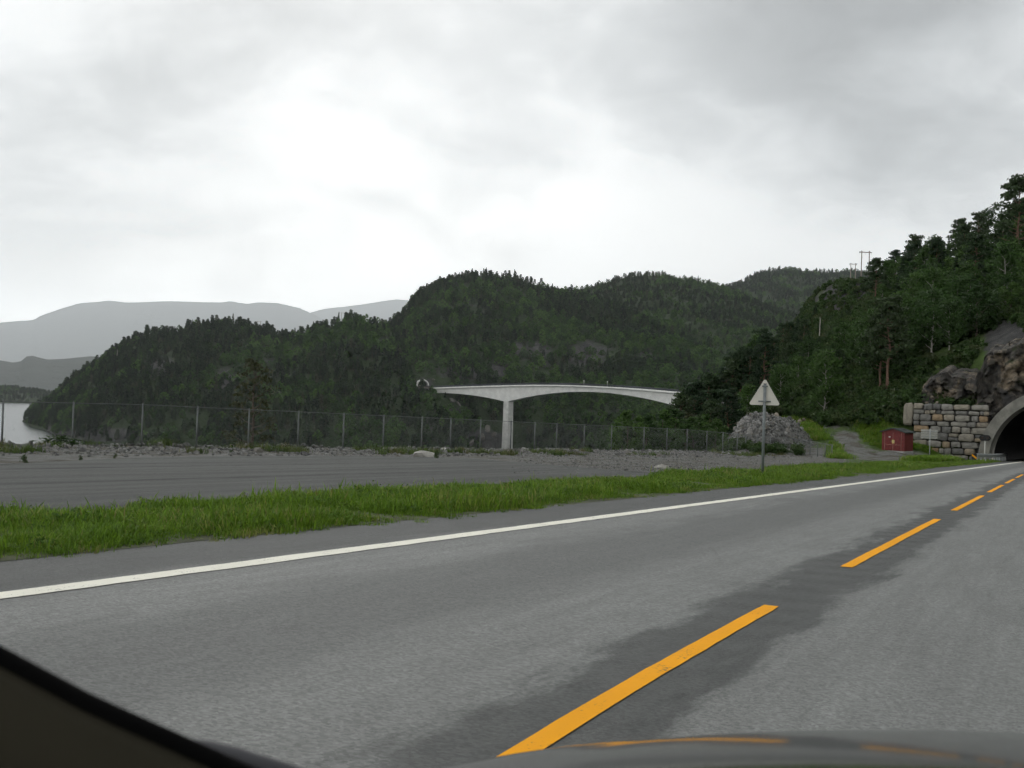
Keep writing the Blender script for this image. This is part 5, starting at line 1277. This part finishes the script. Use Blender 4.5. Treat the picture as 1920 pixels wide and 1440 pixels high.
def bank_soil():                   # soil strip the verge grass grows from
    ys = np.arange(-30, 99, 1.); Pg = np.zeros((len(ys), 5, 3))
    for i, y in enumerate(ys):
        for j, l in enumerate((1.62, 2.2, 3.0, 3.8, 4.7)):
            c = np.array([white_x(y), y]) + L2 * (l + .1 * float(fbm(np.array([y / 1.5]), np.array([j * 3.]), 2)[0])); Pg[i, j] = (c[0], c[1], plane(c[1]) + (.016, .05, .07, .05, .012)[j])
    o = grid_mesh('verge', Pg, M['soil']); tag(o, 'soil of the grass verge beside the road', 'verge', kind='structure')
M['soil'] = simple('verge_soil', (.055, .062, .028), .95, var=.4, scale=2)
bank_soil()
def bank_tufts():
    rng = np.random.default_rng(120); n = 1500; u = rng.uniform(-40, 62, n); off = -rng.uniform(-.5, 6, n); x = FA[0] + FD[0] * u + FN[0] * off; y = FA[1] + FD[1] * u + FN[1] * off
    ok = (y > 20) & (fbm(x / 4, y / 4, 3) + np.where(u < -5, .35, 0.) > .28); x, y = x[ok], y[ok]; n = len(x)
    stuff('grass', np.column_stack([x, y, terrain(x, y)]), rng.uniform(.6, 1.5, n), rng.integers(0, 2, n), [grass_mesh(130 + i, 46, .26, .16, .012, M['dryGrass']) for i in range(2)], 'sparse grass tufts among the stones under the fence', 'grass', .12, 121)
M['dryGrass'] = leafy('sparse_bank_grass', [(0, (.05, .085, .02)), (.6, (.08, .12, .03)), (1, (.13, .12, .06))])
bank_tufts()

# ------------------------------------------------------------------ the car the photo was taken from
def own_car():
    root = empty('car', (0, .4, -H0)); tag(root, 'dark grey car whose bonnet and windscreen edge show at the bottom', 'car')
    off = np.array([0, .4, -H0])
    edge = [(640, 1478), (780, 1447), (900, 1422), (1050, 1397), (1200, 1382), (1400, 1371), (1600, 1366), (1800, 1368), (1960, 1374), (2150, 1388)]
    px = np.linspace(640, 2150, 40); ex = np.array(edge, float); py = np.interp(px, ex[:, 0], ex[:, 1])
    for _ in range(6): py[1:-1] = (py[:-2] + 2 * py[1:-1] + py[2:]) / 4
    rows = [(.55, .055), (.68, .028), (.82, .010), (.92, .002), (1.0, 0), (1.08, .006), (1.2, .030), (1.33, .085), (1.42, .17), (1.42, .4)]
    Pg = np.zeros((len(px), len(rows), 3))
    for i, (a, b) in enumerate(zip(px, py)):
        Y = 1.55 + .1 * math.sin((a - 640) / 1510 * math.pi)
        for j, (f, dz) in enumerate(rows):
            q = P(a, b, Y) * f; q = q.copy(); q[2] -= dz * 1.0 + (.005 * math.exp(-((a - 1250 - (j - 4) * 120) / 60) ** 2)); Pg[i, j] = q - off
    o = grid_mesh('bonnet', Pg, M['carpaint']); o.parent = root; sm = o.modifiers.new('smooth', 'SUBSURF'); sm.levels = sm.render_levels = 2
    so = o.modifiers.new('thickness', 'SOLIDIFY'); so.thickness = .01
    band = [(-160, 1175), (-60, 1224), (0, 1256), (75, 1296), (146, 1334), (220, 1368), (292, 1400), (365, 1433), (455, 1474), (560, 1520)]
    pts = [P(a, b, .60) - off for a, b in band]; mb = MB(); mb.tube([tuple(p) for p in pts], .0118, 12); mb.build('windscreen_seal', M['rubber'], root, True)
    lip = [P(a, b, .72) - off for a, b in [(350, 1404), (390, 1408), (440, 1420), (500, 1439), (570, 1462), (700, 1500)]]; MB().tube([tuple(p) for p in lip], .007, 10).build('wiper_cowl', M['cowl'], root, True)
    V = []; n = len(band)
    Pg = np.zeros((n, 6, 3))
    for i, (a, b) in enumerate(band):
        for j, (dy, Y) in enumerate(((22, .598), (60, .57), (130, .53), (240, .48), (400, .43), (700, .40))): Pg[i, j] = P(a - dy * .35, b + dy, Y) - off
    d = grid_mesh('door_trim', Pg, M['trimbrown']); d.parent = root; sd = d.modifiers.new('thickness', 'SOLIDIFY'); sd.thickness = .012; sd.offset = -1
def mat_car():
    m, t, b = mat_new('dark_grey_car_paint'); k = NT(t); v = k.obj()
    b.inputs['Base Color'].default_value = (.016, .018, .018, 1); b.inputs['Roughness'].default_value = .07; b.inputs['Specular IOR Level'].default_value = .3
    drop = k.n('ShaderNodeTexVoronoi'); t.links.new(v, drop.inputs['Vector']); drop.inputs['Scale'].default_value = 11
    spot = k.rng(drop.outputs['Distance'], .05, .10, 1, 0); t.links.new(k.mix(k.m('MULTIPLY', spot, .8), (.016, .018, .018), (.004, .004, .004)), b.inputs['Base Color'])
    return m
M['carpaint'] = mat_car(); M['rubber'] = simple('black_rubber', (.0025, .0025, .0025), .9, spec=.02); M['trimbrown'] = simple('brown_trim', (.019, .017, .011), .9, var=.1, spec=.03); M['cowl'] = simple('grey_cowl', (.05, .05, .055), .6, spec=.2)
own_car()

# ------------------------------------------------------------------ haze over the fjord
def haze():
    x, y0, y1, z0, z1 = 40500, -400, 41500, -66, 3400
    V = [(-x, y0, z0), (x, y0, z0), (x, y1, z0), (-x, y1, z0), (-x, y0, z1), (x, y0, z1), (x, y1, z1), (-x, y1, z1)]
    m = bpy.data.materials.new('haze_air'); m.use_nodes = True; t = m.node_tree; t.nodes.clear(); o = t.nodes.new('ShaderNodeOutputMaterial'); v = t.nodes.new('ShaderNodeVolumePrincipled')
    v.inputs['Color'].default_value = (.93, .97, 1, 1); v.inputs['Density'].default_value = HAZE; v.inputs['Anisotropy'].default_value = .6; t.links.new(v.outputs[0], o.inputs['Volume'])
    ob = mesh_obj('haze', V, [(3, 2, 1, 0), (4, 5, 6, 7), (0, 1, 5, 4), (1, 2, 6, 5), (2, 3, 7, 6), (3, 0, 4, 7)], m); tag(ob, 'pale rainy haze over the fjord and mountains', 'haze', kind='stuff')
HAZE = 4.0e-5
haze()
